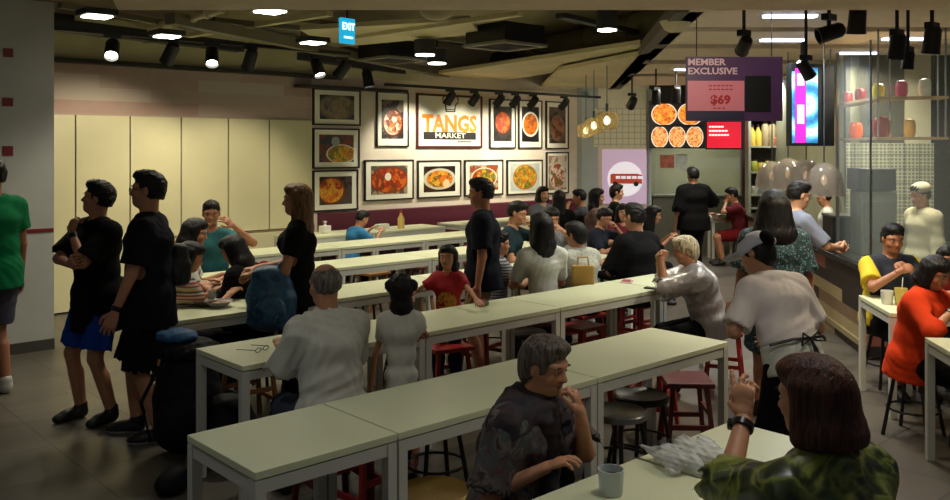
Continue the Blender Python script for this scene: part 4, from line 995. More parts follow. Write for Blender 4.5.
def person(label, pos, face, h=1.7, seat=None, lean=0.0, side=0.0, twist=0.0, head=(0, 0, 0), L=None, Rr=None, legs=None, top=None, bottom=None, shoes='dark', hair=None,
           tone='mid', build=1.0, res=1.0, group=None, glasses=False, child=False, name='person', headscale=1.0, fold=0.0, hmul=1.0, neck=0.0):
    # face: degrees clockwise from the way the camera looks (0 = back to the camera, 90 = facing image right, 180 = facing the camera)
    s = h / 1.72; hs = s * headscale * (1.0 if not child else 1.0)
    root = thing(name, label, 'person', (pos[0], pos[1], 0), YAW - math.pi / 2 - math.radians(face), group)
    X = A_(1, 0, 0); Y = A_(0, 1, 0); Z = A_(0, 0, 1)
    T = rot('X', -lean) @ rot('Y', side); tx, ty, tz = [T[:, i].astype(np.float32) for i in range(3)]
    Tt = T @ rot('Z', twist); sx_, sy2 = Tt[:, 0].astype(np.float32), Tt[:, 1].astype(np.float32)
    pz = (seat + .09 * s) if seat else .93 * s
    pel = A_(0, 0, pz) if seat else A_(0, fold, pz)
    b = build; ar = (.6 + .4 * b) * (.72 if child else 1); mh = .0105 * res; ch = .006 * res; hh = .0042 * res
    # torso line
    waist = pel + tz * .16 * s; chest = pel + tz * .36 * s; shl = pel + tz * .475 * s; nkb = pel + tz * .52 * s
    if neck: nkb = nkb + ty * neck
    tp = [pel, waist, chest, shl]; tw = [.155 * b * s, .135 * b * s, .158 * (.5 + .5 * b) * s, .120 * s]; td = [.105 * b * s, .098 * b * s, .112 * (.4 + .6 * b) * s, .062 * s]
    shw = .172 * s * (.75 + .25 * b) * (1 if not child else .80)
    SH = {+1: shl + sx_ * shw - tz * .034 * s, -1: shl - sx_ * shw - tz * .034 * s}
    # head frame
    yaw, pit, rol = [math.radians(a) for a in head]
    H = (T if not seat else rot('X', -lean * .5) @ rot('Y', side * .5)) @ rot('Z', -yaw) @ rot('X', pit) @ rot('Y', rol)
    hx, hy, hz = [H[:, i].astype(np.float32) for i in range(3)]
    hc = nkb + hz * .125 * hs + tz * .03 * s + hy * .018 * hs
    f = Field(hc - .17 * hs, hc + .17 * hs, ch)
    P = lambda x, y, z: hc + (hx * x + hy * y + hz * z) * hs
    E3 = lambda x, y, z: (x * hs, y * hs, z * hs)
    f.ell(P(0, -.012, .032), E3(.076, .096, .088), H, k=.01); f.ell(P(0, .018, -.035), E3(.060, .072, .078), H, k=.03)
    f.ell(P(0, .055, -.085), E3(.030, .026, .022), H, k=.03); f.ell(P(0, .062, .028), E3(.052, .024, .012), H, k=.02)
    for q in (1, -1):
        f.ell(P(.032 * q, .088, .004), E3(.018, .014, .012), H, k=.012, mode='sub'); f.ell(P(.040 * q, .056, -.028), E3(.022, .022, .020), H, k=.02)
        f.ell(P(.078 * q, -.008, -.002), E3(.009, .018, .030), H, k=.008)
        f.ell(P(.032 * q, .074, .004), E3(.014, .012, .010), H, k=.006)
    f.cone(P(0, .080, .010), P(0, .102, -.026), .008 * hs, .013 * hs, k=.012); f.ell(P(0, .092, -.030), E3(.018, .012, .009), H, k=.008)
    f.ell(P(0, .082, -.052), E3(.024, .010, .006), H, k=.006); f.ell(P(0, .080, -.063), E3(.020, .010, .007), H, k=.006)
    f.ell(P(0, .094, -.0575), E3(.020, .006, .0015), H, k=.004, mode='sub')
    f.cone(P(0, -.02, -.05), nkb - tz * .02 * s, .052 * hs * (.6 + .4 * b), .058 * hs * (.6 + .4 * b), k=.03)
    hv, hq = f.mesh()
    chunks = []
    # lips by place
    lc = (hv[hq].mean(1) - hc) @ H / hs; lip = (np.abs(lc[:, 0]) < .021) & (lc[:, 1] > .078) & (lc[:, 2] < -.049) & (lc[:, 2] > -.067)
    chunks.append((hv, hq[~lip], 0)); 
    if lip.any(): chunks.append((hv, hq[lip], 1))
    for q in (1, -1):
        v_, q_ = uvs(P(.032 * q, .0805, .004), np.array(E3(.012, .006, .0042)), H); chunks.append((v_, q_, 4))
        v_, q_ = uvs(P(.032 * q, .0845, .0040), np.array(E3(.0066, .0035, .0048)), H); chunks.append((v_, q_, 2))
        v_, q_ = uvs(P(.034 * q, .0885, .028), np.array(E3(.021, .007, .0042)), H); chunks.append((v_, q_, 3))
    # arms
    la1, la2 = .285 * s, .255 * s; arms = {}
    pres = {'down': lambda q: ((.27 * q, .06, pz - .13 * s if not seat else pz + .02), (.3 * q, -1, -.1), 'relax', (-q, 0, 0)),
            'lap': lambda q: ((.10 * q, .34, pz + .10 * s), (q, -.3, -.6), 'relax', (0, 0, -1)),
            'table': lambda q: ((.13 * q, .38, .80), (q * .45, -.25, -1), 'relax', (0, 0, -1)),
            'eat': lambda q: ((.06 * q, .26, nkb[2] + .02), (q * 1.0, .2, -.9), 'grip', (-q, -.6, 0))}
    for q, spec in ((1, Rr), (-1, L)):
        if spec is None: spec = 'table' if seat else 'down'
        if isinstance(spec, str): spec = pres[spec](q)
        tgt, pole, hp, pn = spec[:4]; fd = spec[4] if len(spec) > 4 else None
        tgt = A_(*tgt); elb, wr = ik(SH[q], tgt, la1, la2, A_(*pole)); arms[q] = (elb, wr)
        d_ = A_(*fd) if fd is not None else (wr - elb)
        V_, Q_ = hand_chunks(wr, d_, A_(*pn), A_(0, 0, 1) if abs(d_[2]) < .6 * np.linalg.norm(d_) else A_(0, 1, 0) + A_(-.4 * q, 0, 0), s * .98, hp, hh); chunks.append((V_, Q_, 0))
    # legs
    hp_ = {q: pel + X * .085 * s * q * (.7 + .3 * b) - Z * .03 * s for q in (1, -1)}; lg = {}
    l1, l2 = .43 * s, .42 * s
    for q in (1, -1):
        if seat:
            kn = A_(.12 * q * s, .41 * s, max(seat + .04, .12)); an = A_(.12 * q * s, .41 * s + .02, .075 * s)
            if legs and legs.get(q):
                an = A_(*legs[q][:3]); kn, an = ik(hp_[q], an, l1, l2, A_(*(legs[q][3:] or (0, 1, .5))))
            else:
                kn, an = ik(hp_[q], A_(.12 * q * s, .34 * s, .075 * s), l1, l2, A_(0, 1, .6))
        else:
            an = A_(.10 * q * s, 0, .075 * s)
            if legs and legs.get(q): an = A_(*legs[q][:3])
            kn, an = ik(hp_[q], an, l1, l2, A_(.1 * q, 1, 0))
        lg[q] = (kn, an)
    pts = [p for q in (1, -1) for p in (*arms[q], *lg[q], hp_[q], SH[q])] + tp
    lo = np.min(pts, 0) - .2 * s; hi = np.max(pts, 0) + .2 * s
    f = Field(lo, hi, mh)
    f.loft(tp, tw, td, tx, ty, k=.03)
    f.cone(nkb - tz * .04 * s, P(0, -.015, -.06), .060 * s, .050 * hs, k=.03)
    for q in (1, -1):
        e, w = arms[q]; kn, an = lg[q]
        f.cone(nkb - tz * .03 * s, SH[q], .040 * s, .044 * s, k=.05)
        f.cone(SH[q], e, .049 * s * ar, .040 * s * min(ar, 1), k=.03); f.cone(e, w, .040 * s * min(ar, 1), .025 * s, k=.01)
        f.cone(hp_[q], kn, .082 * b * s, .055 * s, k=.04); f.cone(kn, an, .053 * s, .034 * s, k=.01); f.cone((kn * .65 + an * .35) - (A_(0, 1, 0) * .012 * s), an, .050 * s, .034 * s, k=.02)
    # the body stays inside its clothes: head, torso and limbs are one surface
    V_, Q_ = f.mesh(); chunks.append((V_, Q_, 0))
    to_mesh('body', chunks, [skin(tone), lipm, eyem, browm, eyew], root)
    # shirt
    if top:
        f = Field(lo, hi, mh); o = top.get('loose', .014) * s
        f.loft(tp, tw, td, tx, ty, k=.05, off=o)
        hemz = top.get('hem', -.06) * s
        if hemz < -.03: f.loft([pel, pel + (tz if not seat else tz) * (hemz - .04)], [tw[0] * 1.02, tw[0] * top.get('flare', 1.04)], [td[0] * 1.1, td[0] * 1.25 * top.get('flare', 1.0)], tx, ty, k=.04, off=o * 1.5)
        if not child and top.get('bust'): 
            for q in (1, -1): f.ell(chest + tx * .07 * q * s + ty * .09 * s, (.075 * s, .06 * s, .07 * s), None, k=.06)
        sl = top.get('sleeve', .5)
        for q in (1, -1):
            e, w = arms[q]; f.cone(nkb - tz * .035 * s + tx * .03 * q * s, SH[q], .038 * s + o, .042 * s + o, k=.06)
            if sl <= 1: end = SH[q] + (e - SH[q]) * sl; f.cone(SH[q], end + nrm(e - SH[q]) * .03, .047 * s * ar + o, .046 * s * min(ar, 1.1) + o * 1.6, k=.05); ax = nrm(e - SH[q])
            else: end = e + (w - e) * (sl - 1); f.cone(SH[q], e, .048 * s * (.6 + .4 * b) + o, .042 * s + o, k=.05); f.cone(e, end + nrm(w - e) * .03, .045 * s + o, .034 * s + o, k=.02); ax = nrm(w - e)
            if sl > 0: f.cut(end, ax, reach=.095 * s, at=end + ax * .05)
        if top.get('collar'): f.cone(nkb - tz * .03 * s, nkb + tz * .022 * s, .068 * s, .064 * s, k=.015)
        f.wrinkle(top.get('wr', .004) * s, top.get('wf', 26), seed=hash(label) % 50 if False else len(label) % 13)
        f.cut(pel + tz * hemz, -tz)
        f.cone(nkb - tz * (.005 if not top.get('vneck') else .03) * s + ty * (.012 + (.03 if top.get('vneck') else 0)) * s, nkb + tz * .12 * s, .066 * s if not top.get('collar') else .056 * s, .085 * s, k=.006, mode='sub')
        V_, Q_ = f.mesh(); to_mesh(top.get('name', 'shirt'), [(V_, Q_, 0)], [top['m']], root)
    if bottom:
        ln = bottom.get('len', 1.9); f = Field(A_(lo[0], lo[1], 0.0), A_(hi[0], hi[1], pz + .2 * s), mh); o = bottom.get('loose', .012) * s
        f.loft([pel + tz * .07 * s, pel - Z * .02], [tw[0] * .93, tw[0]], [td[0], td[0] * 1.04], tx, ty, k=.04, off=o * .7)
        if bottom.get('skirt'):
            a = (hp_[1] + hp_[-1]) / 2; kk = (lg[1][0] + lg[-1][0]) / 2; e = a + (kk - a) * min(ln, 1); wd = .17 * s * b * bottom.get('flare', 1.1)
            f.loft([pel, e], [.15 * s * b, wd], [.11 * s * b, wd * .85], X, Y if not seat else Z, k=.03, off=o); f.cut(e, nrm(kk - a))
        else:
            for q in (1, -1):
                kn, an = lg[q]
                if ln <= 1: end = hp_[q] + (kn - hp_[q]) * ln; ax = nrm(kn - hp_[q]); f.cone(hp_[q], end + ax * .02, .090 * b * s + o * .6, .064 * s + o * 1.8, k=.03)
                else: end = kn + (an - kn) * (ln - 1); ax = nrm(an - kn); f.cone(hp_[q], kn, .088 * b * s + o * .6, .060 * s + o, k=.03); f.cone(kn, end + ax * .02, .060 * s + o, .044 * s + o, k=.03)
                f.cut(end, ax, reach=.12 * s, at=end + ax * .07)
        f.wrinkle(.004 * s, 20, seed=3)
        V_, Q_ = f.mesh(); to_mesh(bottom.get('name', 'trousers'), [(V_, Q_, 0)], [bottom['m']], root)
    sm = {'dark_w': mat('shoe_dark', (20, 19, 20), .5), 'dark': mat('shoe_dark', (20, 19, 20), .5), 'white': mat('shoe_white', (190, 188, 182), .5), 'brown': mat('shoe_brown', (60, 40, 30), .5), 'red': mat('shoe_red', (150, 40, 26), .5)}
    if shoes:
        for q in (1, -1):
            kn, an = lg[q]; a = .12 * q; dx = A_(math.sin(a), math.cos(a), 0); f = Field(A_(an[0] - .2, an[1] - .2, 0), A_(an[0] + .2, an[1] + .32, .2), .0075 * max(res, 1))
            g0 = A_(an[0], an[1], an[2] - .078 * s)
            f.cone(g0 + A_(0, 0, .05 * s), g0 + dx * .10 * s + A_(0, 0, .042 * s), .046 * s, .044 * s, k=.02); f.ell(g0 + dx * .14 * s + A_(0, 0, .03 * s), (.045 * s, .065 * s, .036 * s), None, k=.03)
            f.cone(g0 + A_(0, 0, .05 * s), g0 + A_(0, 0, .10 * s), .042 * s, .045 * s, k=.02); f.cut(g0 + A_(0, 0, .004), A_(0, 0, -1))
            V_, Q_ = f.mesh(); ms_ = [sm[shoes], sm['white']]; zc = V_[Q_].mean(1)[:, 2] - g0[2] < .022 * s
            ch_ = [(V_, Q_[~zc], 0), (V_, Q_[zc], 1 if shoes == 'dark_w' else 0)]
            to_mesh('shoe', ch_, ms_, root)
    # hair
    if hair:
        st, col = hair[:2]; f = Field(hc - A_(.26, .26, .5) * hs, hc + A_(.26, .26, .24) * hs, ch * (1.2 if st in ('long', 'bob') else 1))
        f.ell(P(0, -.020, .042), E3(.084, .100, .090), H, k=.01)
        if st == 'short' or st == 'spiky':
            f.ell(P(0, .028, .098), E3(.070, .066, .038), H, k=.03)
            f.ell(P(0, -.045, .0), E3(.080, .070, .085), H, k=.02)
            f.ell(P(0, .105, -.018), E3(.082, .072, .090), H, k=.008, mode='sub'); f.ell(P(0, .02, -.11), E3(.2, .2, .075), H, k=.01, mode='sub')
            for q in (1, -1): f.ell(P(.085 * q, .0, -.012), E3(.016, .030, .038), H, k=.004, mode='sub')
        elif st == 'fringe':      # thin hair round a bald crown
            f = Field(hc - A_(.2, .2, .2) * hs, hc + A_(.2, .2, .2) * hs, ch); f.ell(P(0, -.022, .022), E3(.084, .100, .088), H, k=.01)
            f.ell(P(0, .01, .125), E3(.062, .075, .052), H, k=.02, mode='sub'); f.ell(P(0, .11, -.0), E3(.09, .09, .12), H, k=.008, mode='sub'); f.ell(P(0, .02, -.115), E3(.2, .2, .070), H, k=.01, mode='sub')
        elif st == 'crop':        # layered short woman's cut
            f.ell(P(0, -.055, -.01), E3(.086, .070, .10), H, k=.03); f.ell(P(0, .03, .10), E3(.072, .066, .034), H, k=.03)
            for q in (1, -1): f.ell(P(.070 * q, -.002, .030), E3(.022, .050, .050), H, k=.02)
            f.ell(P(0, .118, -.02), E3(.074, .072, .080), H, k=.01, mode='sub'); f.ell(P(0, .045, -.110), E3(.2, .10, .075), H, k=.01, mode='sub')
            for q in (1, -1): f.ell(P(.088 * q, .0, -.014), E3(.018, .030, .038), H, k=.004, mode='sub')
        else:
            ln = (1.45 if child and st == 'long' else 1) * {'bob': .125, 'big': .30, 'long': .36, 'pony': .10, 'bun': .08, 'twin': .17, 'medium': .22}[st]
            f.ell(P(0, .035, .085), E3(.074, .064, .04), H, k=.03)
            dn = nrm(hz * .35 + Z * .65) if st in ('long', 'big') else hz
            a0 = P(0, -.05, .02); a1 = P(0, -.055, -.02) - dn * ln * hs * .55; a2 = P(0, -.065 if st != 'bob' else -.03, -.02) - dn * ln * hs
            wk = {'big': (.11, .15, .12), 'bob': (.088, .098, .098), 'long': (.090, .110, .075), 'medium': (.090, .105, .09)}.get(st, (.086, .075, .05))
            dk = {'big': (.09, .10, .07), 'bob': (.078, .084, .076), 'long': (.078, .070, .04), 'medium': (.08, .07, .05)}.get(st, (.07, .05, .03))
            f.loft([a0, a1, a2], [w_ * hs for w_ in wk], [w_ * hs for w_ in dk], hx, hy, k=.03)
            if st in ('bob', 'long', 'medium', 'big'):
                for q in (1, -1): f.cone(P(.070 * q, -.002, .04), P(.082 * q, .012 if st == 'bob' else .01, -.02) - dn * (ln * .62 if st == 'bob' else ln * (.7 if child else .45)) * hs, .028 * hs, .024 * hs, k=.03)
            f.ell(P(0, .118, -.045), E3(.062, .075, .108), H, k=.012, mode='sub')
            if st == 'bob': f.cut(P(0, 0, -.125), -hz.astype(np.float32), reach=.16 * hs, at=P(0, 0, -.2))
            if st == 'pony': f.cone(P(0, -.11, .05), P(0, -.15, -.03), .03 * hs, .035 * hs, k=.01); f.cone(P(0, -.15, -.03), P(0, -.14, -.20), .035 * hs, .012 * hs, k=.01)
            if st == 'bun': f.ell(P(.0, -.10, .075), E3(.045, .045, .045), H, k=.01)
            if st == 'twin':
                for q in (1, -1): f.ell(P(.085 * q, -.05, .05), E3(.04, .04, .045), H, k=.008)
        f.wrinkle((.0035 if st in ('long', 'bob', 'medium', 'big', 'crop') else .005) * hs, 60, seed=5, zs=.15 if st in ('long', 'bob', 'medium', 'big', 'crop') else .8)
        if st in ('spiky', 'short'): f.wrinkle((.006 if st == 'spiky' else .0045) * hs, 100, seed=2, zs=1)
        V_, Q_ = f.mesh(); to_mesh('hair', [(V_, Q_, 0)], [hairm(col)], root)
    if glasses:
        bm = B()
        for q in (1, -1):
            pts = [P(.033 * q + .021 * math.cos(t), .101, .002 + .016 * math.sin(t)) for t in [k * math.pi / 8 for k in range(17)]]; tube(bm, pts, .0022 * hs, 6)
            tube(bm, [P(.054 * q, .101, .008), P(.078 * q, .05, .008), P(.084 * q, -.02, .004)], .0022 * hs, 6)
        tube(bm, [P(-.012, .104, .006), P(.012, .104, .006)], .0022 * hs, 6); obj('glasses', bm, blackmetal, root)
    info = dict(P=P, H=H, hx=hx, hy=hy, hz=hz, hc=hc, arms=arms, tx=tx, ty=ty, tz=tz, pel=pel, chest=chest, shl=shl, SH=SH, s=s, hs=hs, nkb=nkb, lg=lg)
    return root, info
# ---------------------------------------------------------------- the people of the photograph
def cloth(name, col, rough=.9, var=.07, vs=10): return mat('cloth_' + name, col, rough, var=var, vs=vs, bump=.12, bs=220, spec=.15)
blk = cloth('black', (13, 13, 14)); navy = cloth('navy', (17, 20, 30)); whitec = cloth('white', (206, 206, 194)); dkp = cloth('dark_trousers', (20, 20, 23))
def stripes(name, cols, rep, ax=2):
    g = NT('cloth_' + name); v = g.tc(); z = g.sep(v)[ax]
    f = g.math('FRACT', g.math('MULTIPLY', z, rep)); k = len(cols)
    return g.done(g.ramp(f, [(i / k, c) for i, c in enumerate(cols)], 'CONSTANT'), .85)
def blotch(name, cols, sc, rough=.8, dist=1.0, det=3):
    g = NT('cloth_' + name); v = g.tc(); n = g.noise(v, sc, det, dist); k = len(cols)
    return g.done(g.ramp(n, [(.32 + .36 * i / (k - 1), c) for i, c in enumerate(cols)], 'LINEAR'), rough)
def specks(name, base, cols, sc, th=.45):
    g = NT('cloth_' + name); v = g.tc(); vo = g.n('ShaderNodeTexVoronoi'); g.l(v, vo.inputs['Vector']); vo.inputs['Scale'].default_value = sc
    sp = g.sep(vo.outputs['Color'])[0]; c = g.ramp(sp, [(i / len(cols), c) for i, c in enumerate(cols)], 'CONSTANT')
    return g.done(g.mix(g.math('LESS_THAN', vo.outputs['Distance'], th), lin(base), c), .8)
def fdir(face): a = YAW - math.radians(face); return Vector((math.cos(a), math.sin(a), 0))
def P_(label, px, topy, d, face, nick=None, seat=None, lean=0.0, skind='black', **k):
    zt = ZAT(topy, d); cl = math.cos(lean)
    s = (zt - seat) / (.09 + .52 * cl + .285) if seat else zt / (.93 + .52 * cl + .285)
    off = (math.sin(lean) * .60 + .018) * s
    p = W(px, d) - fdir(face) * off
    rr = k.pop('res', None) or (1.0 if d < 6.5 else 1.25 if d < 9 else 1.7)
    root, inf = person(label, (p.x, p.y), face, h=1.72 * s, seat=seat, lean=lean, res=rr, **k)
    if seat and skind: stool(skind, p.x, p.y, '%s stool under the %s' % ({'black': 'black', 'red': 'red', 'darkred': 'dark red', 'wood': 'wooden'}[skind], nick or label[:40]), YAW - math.pi / 2 - math.radians(face), 'stools people sit on') if seat > .4 else None
    return root, inf
def child_at(root, name, V_, Q_, m): return to_mesh(name, [(V_, Q_, 0)], [m], root)
def band(root, name, a, b, t, r, w, m):       # wrist band round the forearm a-b at fraction t
    a = Vector(a); b = Vector(b); c = a.lerp(b, t); d = (b - a).normalized()
    return obj(name, cyl(B(), c - d * w / 2, c + d * w / 2, r, n=20), m, root, smooth=True)
wm = mat('watch_black', (14, 14, 15), .3)

# standing at the left
P_('person in a green shirt and grey shorts cut by the left edge', -9, 158, 6.75, -60, top=dict(m=cloth('green', (10, 104, 62)), sleeve=.6, hem=-.14, loose=.022), bottom=dict(m=cloth('grey_shorts', (84, 84, 100)), len=.9, name='shorts', loose=.02), shoes='white', hair=('short', 'black'), tone='tan', build=1.15)
r2, i2 = P_('person in black tee and blue shorts stroking his chin, looking up left', 95, 181, 6.15, -142, head=(44, 10, 0), Rr=((-.10, .25, 1.13), (1, .25, -.35), 'grip', (0, -1, .2), (-1, .2, .1)), L=((-.03, .20, 1.34), (-.35, .5, -1), 'chin', (.3, -1, 0), (.25, -.35, 1)),
   top=dict(m=blk, sleeve=.85, hem=-.27, loose=.026), bottom=dict(m=cloth('royal_blue', (24, 70, 160)), len=.86, name='shorts', loose=.022), shoes='dark', hair=('short', 'black'), tone='mid', build=1.1, legs={1: (.13, .05, .075), -1: (-.12, -.04, .075)})
band(r2, 'wristband', i2['arms'][-1][0], i2['arms'][-1][1], .86, .034, .03, wm)
r3, i3 = P_('person in dark navy tee and glasses with a sling bag, facing left', 146, 171, 5.8, -97, head=(0, 4, 0), L=((-.27, .16, .82), (-.3, -1, -.1), 'relax', (1, 0, 0)), glasses=True,
   top=dict(m=navy, sleeve=.8, hem=-.20, loose=.024), bottom=dict(m=blk, len=1.0, name='shorts', loose=.025), shoes='dark_w', hair=('short', 'black'), tone='mid', build=1.12, legs={1: (.10, .10, .075), -1: (-.12, -.10, .075)})
band(r3, 'wristwatch', i3['arms'][-1][0], i3['arms'][-1][1], .88, .033, .03, wm)
# seated group by the striped shirt
strp = stripes('rainbow_stripes', [(196, 180, 160), (170, 60, 70), (196, 180, 160), (60, 70, 110), (206, 170, 90), (190, 184, 170), (180, 84, 90)], 11)
P_('person in a striped tee with black hair, behind the navy-shirted person\'s bag', 186, 240, 6.55, 50, 'person in the striped tee', seat=.42, lean=.15, head=(20, -15, 0), top=dict(m=strp, sleeve=.5), bottom=dict(m=dkp), hair=('bob', 'black'), tone='mid', build=.95, L='table', Rr='table')
P_('person in a white tee with short black hair facing right, seated at left', 193, 217, 7.5, 75, 'white-shirted person at left', seat=.46, lean=.2, head=(0, -8, 0), top=dict(m=whitec, sleeve=.75), bottom=dict(m=dkp), hair=('bob', 'black'), tone='mid', build=1.0, skind='wood')
P_('person in a teal shirt with raised hands facing the camera at left', 211, 200, 8.6, 172, 'person in the teal shirt', seat=.50, lean=.05, head=(-8, -6, 0), top=dict(m=cloth('teal', (52, 104, 108)), sleeve=.55), bottom=dict(m=dkp), hair=('short', 'black'), tone='tan', L=((-.24, .24, 1.16), (-1, -.2, -.8), 'relax', (1, -.3, 0)), Rr=((.12, .26, 1.12), (1, -.2, -.8), 'relax', (-1, -.3, 0)))
r7, i7 = P_('person in black with long black hair bending left over the bowls', 237, 232, 6.95, -75, 'person bending over the bowls', seat=.45, lean=.35, head=(0, -18, 0), top=dict(m=blk, sleeve=1.6, loose=.02), bottom=dict(m=blk), hair=('medium', 'black'), tone='mid', build=1.05)
c = i7['chest'] - i7['ty'] * .15
f = Field(c - .2, c + .2, .012); f.ell(c, (.12, .07, .13), None); V_, Q_ = f.mesh(); child_at(r7, 'red_hood', V_, Q_, cloth('crimson', (130, 24, 38)))
# standing woman with backpack
P_('person with long brown-blonde hair in a black top standing in profile', 297, 183, 6.35, -92, head=(0, 0, 0), L=((-.14, .30, 1.02), (-.4, -1, -.3), 'grip', (0, -.3, -1)), Rr=((.12, .33, 1.03), (.4, -1, -.3), 'grip', (0, -.3, -1)), top=dict(m=blk, sleeve=.6, hem=-.12, bust=True), bottom=dict(m=blk, len=1.9), hair=('long', 'blonde'), tone='mid', build=.9)
# old man in white
P_('person with thinning grey hair in a white shirt seen from behind', 326, 262, 4.72, -36, 'old person in the white shirt', seat=.45, lean=.10, head=(-6, -4, 0), top=dict(m=whitec, sleeve=.95, hem=-.12, loose=.024, collar=True, wr=.009, wf=24), bottom=dict(m=cloth('grey_blue', (70, 78, 92)), len=1.9), hair=('fringe', 'grey'), tone='mid', build=1.08, L='table', Rr='table', skind='darkred')
# children
P_('small child in a white dress with two black hair buns, back to us', 401, 277, 4.95, -8, child=True, build=.66, headscale=1.1, top=dict(m=whitec, sleeve=.55, hem=-.17, flare=1.2, loose=.014, name='dress', wr=.006), bottom=dict(m=cloth('pink_leggings', (150, 100, 104)), len=1.8, loose=.004), shoes='dark', hair=('twin', 'black'), tone='mid', L=((-.17, .08, .56), (-1, -.5, 0), 'relax', (1, 0, 0)), Rr=((.1, .3, .78), (1, -.3, -.5), 'relax', (0, 0, -1)))
g = NT('cloth_red_print'); v = g.tc(); x, y, z = g.sep(v)[:3]
ex = g.math('DIVIDE', x, .075); ez = g.math('DIVIDE', g.math('SUBTRACT', z, .76), .075); rr_2 = g.math('ADD', g.math('MULTIPLY', ex, ex), g.math('MULTIPLY', ez, ez))
nn_ = g.noise(v, 28, 3, 1.0); msk = g.math('MULTIPLY', g.math('MULTIPLY', g.math('LESS_THAN', rr_2, 1.0), g.math('GREATER_THAN', y, 0.0)), g.math('GREATER_THAN', nn_, .42))
redprint = g.done(g.mix(msk, lin((166, 22, 34)), g.ramp(nn_, [(.4, (220, 180, 60)), (.6, (190, 110, 40)), (.7, (40, 30, 30))])), .8)
P_('child in a red tee with yellow print and long black hair at the table', 448, 247, 6.62, 190, child=True, build=.75, headscale=1.1, head=(6, 2, 0), top=dict(m=redprint, sleeve=.6, hem=-.16, loose=.02), bottom=dict(m=cloth('jeans', (40, 54, 84)), len=1.9), hair=('long', 'black'), tone='mid', L=((-.27, .30, .82), (-1, -.2, -.4), 'flat', (0, 0, -1)), Rr=((.24, .24, .82), (1, -.2, -.5), 'relax', (0, 0, -1)))
# standing man in the middle
P_('person in a navy tee and khaki shorts standing beside the red-shirted child', 481, 178, 7.2, -84, head=(0, -2, 0), L=((-.26, .02, .80), (-.4, -1, 0), 'relax', (1, 0, 0)), top=dict(m=navy, sleeve=.8, hem=-.14, loose=.024), bottom=dict(m=cloth('khaki', (128, 112, 78)), len=.92, name='shorts'), shoes='dark', hair=('spiky', 'black'), tone='tan', build=1.1)
P_('person in a grey-striped top half hidden behind the standing person', 500, 232, 7.85, 75, 'person in the grey stripes', seat=.42, lean=.1, top=dict(m=stripes('grey_stripes', [(150, 150, 150), (60, 66, 84)], 40), sleeve=.5, loose=.03), bottom=dict(m=dkp), hair=('short', 'black'), tone='mid')
# crowd round the fourth table row
P_('person in a dark teal shirt facing right beyond the standing person', 515, 200, 9.35, 112, 'person in dark teal', seat=.46, lean=.15, head=(0, -12, 0), top=dict(m=cloth('dark_teal', (34, 52, 58)), sleeve=.7), bottom=dict(m=dkp), hair=('short', 'black'), tone='mid', L='eat', Rr='table', skind='wood')
P_('person in a white tee with long black hair seen from behind', 541, 212, 7.5, -18, 'long-haired person in the white tee', seat=.45, lean=.06, top=dict(m=whitec, sleeve=.8, hem=-.10, loose=.012, wr=.006), bottom=dict(m=dkp), hair=('medium', 'black'), tone='mid', build=.74, skind='darkred')
P_('person in a cream patterned shirt with a tan bag, seen from behind', 577, 221, 7.85, -38, 'person in the cream shirt', seat=.44, lean=.12, head=(-10, -8, 0), top=dict(m=specks('cream_pattern', (172, 172, 156), [(150, 150, 140), (186, 182, 160), (140, 146, 140)], 60), sleeve=.9, loose=.03, wr=.006), bottom=dict(m=dkp), hair=('crop', 'black'), tone='mid', build=1.0, skind='red')
P_('large person in a black tee seen from behind in the crowd', 634, 203, 8.35, -40, 'large person in black', seat=.46, lean=.10, top=dict(m=blk, sleeve=.8, loose=.034, hem=-.12), bottom=dict(m=dkp), hair=('short', 'black'), tone='mid', build=1.3, skind='red')
P_('person with black bob facing us behind the long-haired white tee', 551, 206, 9.5, 165, 'person with the black bob', seat=.46, lean=.15, head=(0, -12, 0), top=dict(m=cloth('pale_grey', (130, 130, 134)), sleeve=.8), bottom=dict(m=dkp), hair=('bob', 'black'), tone='mid', L='eat', Rr='table')
P_('person in dark clothes facing right, left of the large black-shirted back', 602, 207, 10.2, 118, 'person left of the large back', seat=.46, lean=.2, head=(0, -15, 0), top=dict(m=cloth('dark_slate', (40, 44, 56)), sleeve=.8), bottom=dict(m=dkp), hair=('short', 'black'), tone='mid', L='eat', Rr='table')
P_('child in a pinkish red top facing us in the crowd', 623, 205, 10.9, 178, 'child in pinkish red', seat=.46, lean=.05, headscale=1.1, top=dict(m=cloth('pink_red', (130, 50, 60)), sleeve=.7), bottom=dict(m=dkp), hair=('bob', 'black'), tone='light', build=.85)
P_('person in dark clothes with long hair leaning right of the large back', 653, 205, 10.8, 100, 'long-haired person leaning', seat=.44, lean=.35, top=dict(m=blk, sleeve=1.5), bottom=dict(m=dkp), hair=('long', 'black'), tone='mid')
P_('person in grey with black bob near the wall, left of the group', 543, 186, 13.4, 150, 'person in grey near the wall', seat=.46, lean=.05, top=dict(m=cloth('mid_grey', (112, 116, 124)), sleeve=.8), bottom=dict(m=dkp), hair=('bob', 'black'), tone='light')
P_('person in black with long hair, back to us near the wall', 559, 190, 12.4, 10, 'black-clad back near the wall', seat=.46, lean=.05, top=dict(m=blk, sleeve=1.5), bottom=dict(m=dkp), hair=('long', 'black'), tone='light')
P_('person in dark grey facing left, hand to the mouth, near the column', 580, 189, 13.0, -80, 'person near the column', seat=.46, lean=.12, head=(0, -6, 0), top=dict(m=cloth('slate', (76, 80, 90)), sleeve=.8), bottom=dict(m=dkp), hair=('short', 'black'), tone='mid', L='eat', Rr='table')
P_('person with long dark hair facing right, left of the bus poster', 597, 188, 12.4, 95, 'long-haired person by the bus poster', seat=.46, lean=.1, top=dict(m=cloth('rose', (120, 96, 90)), sleeve=.6), bottom=dict(m=dkp), hair=('medium', 'black'), tone='light')
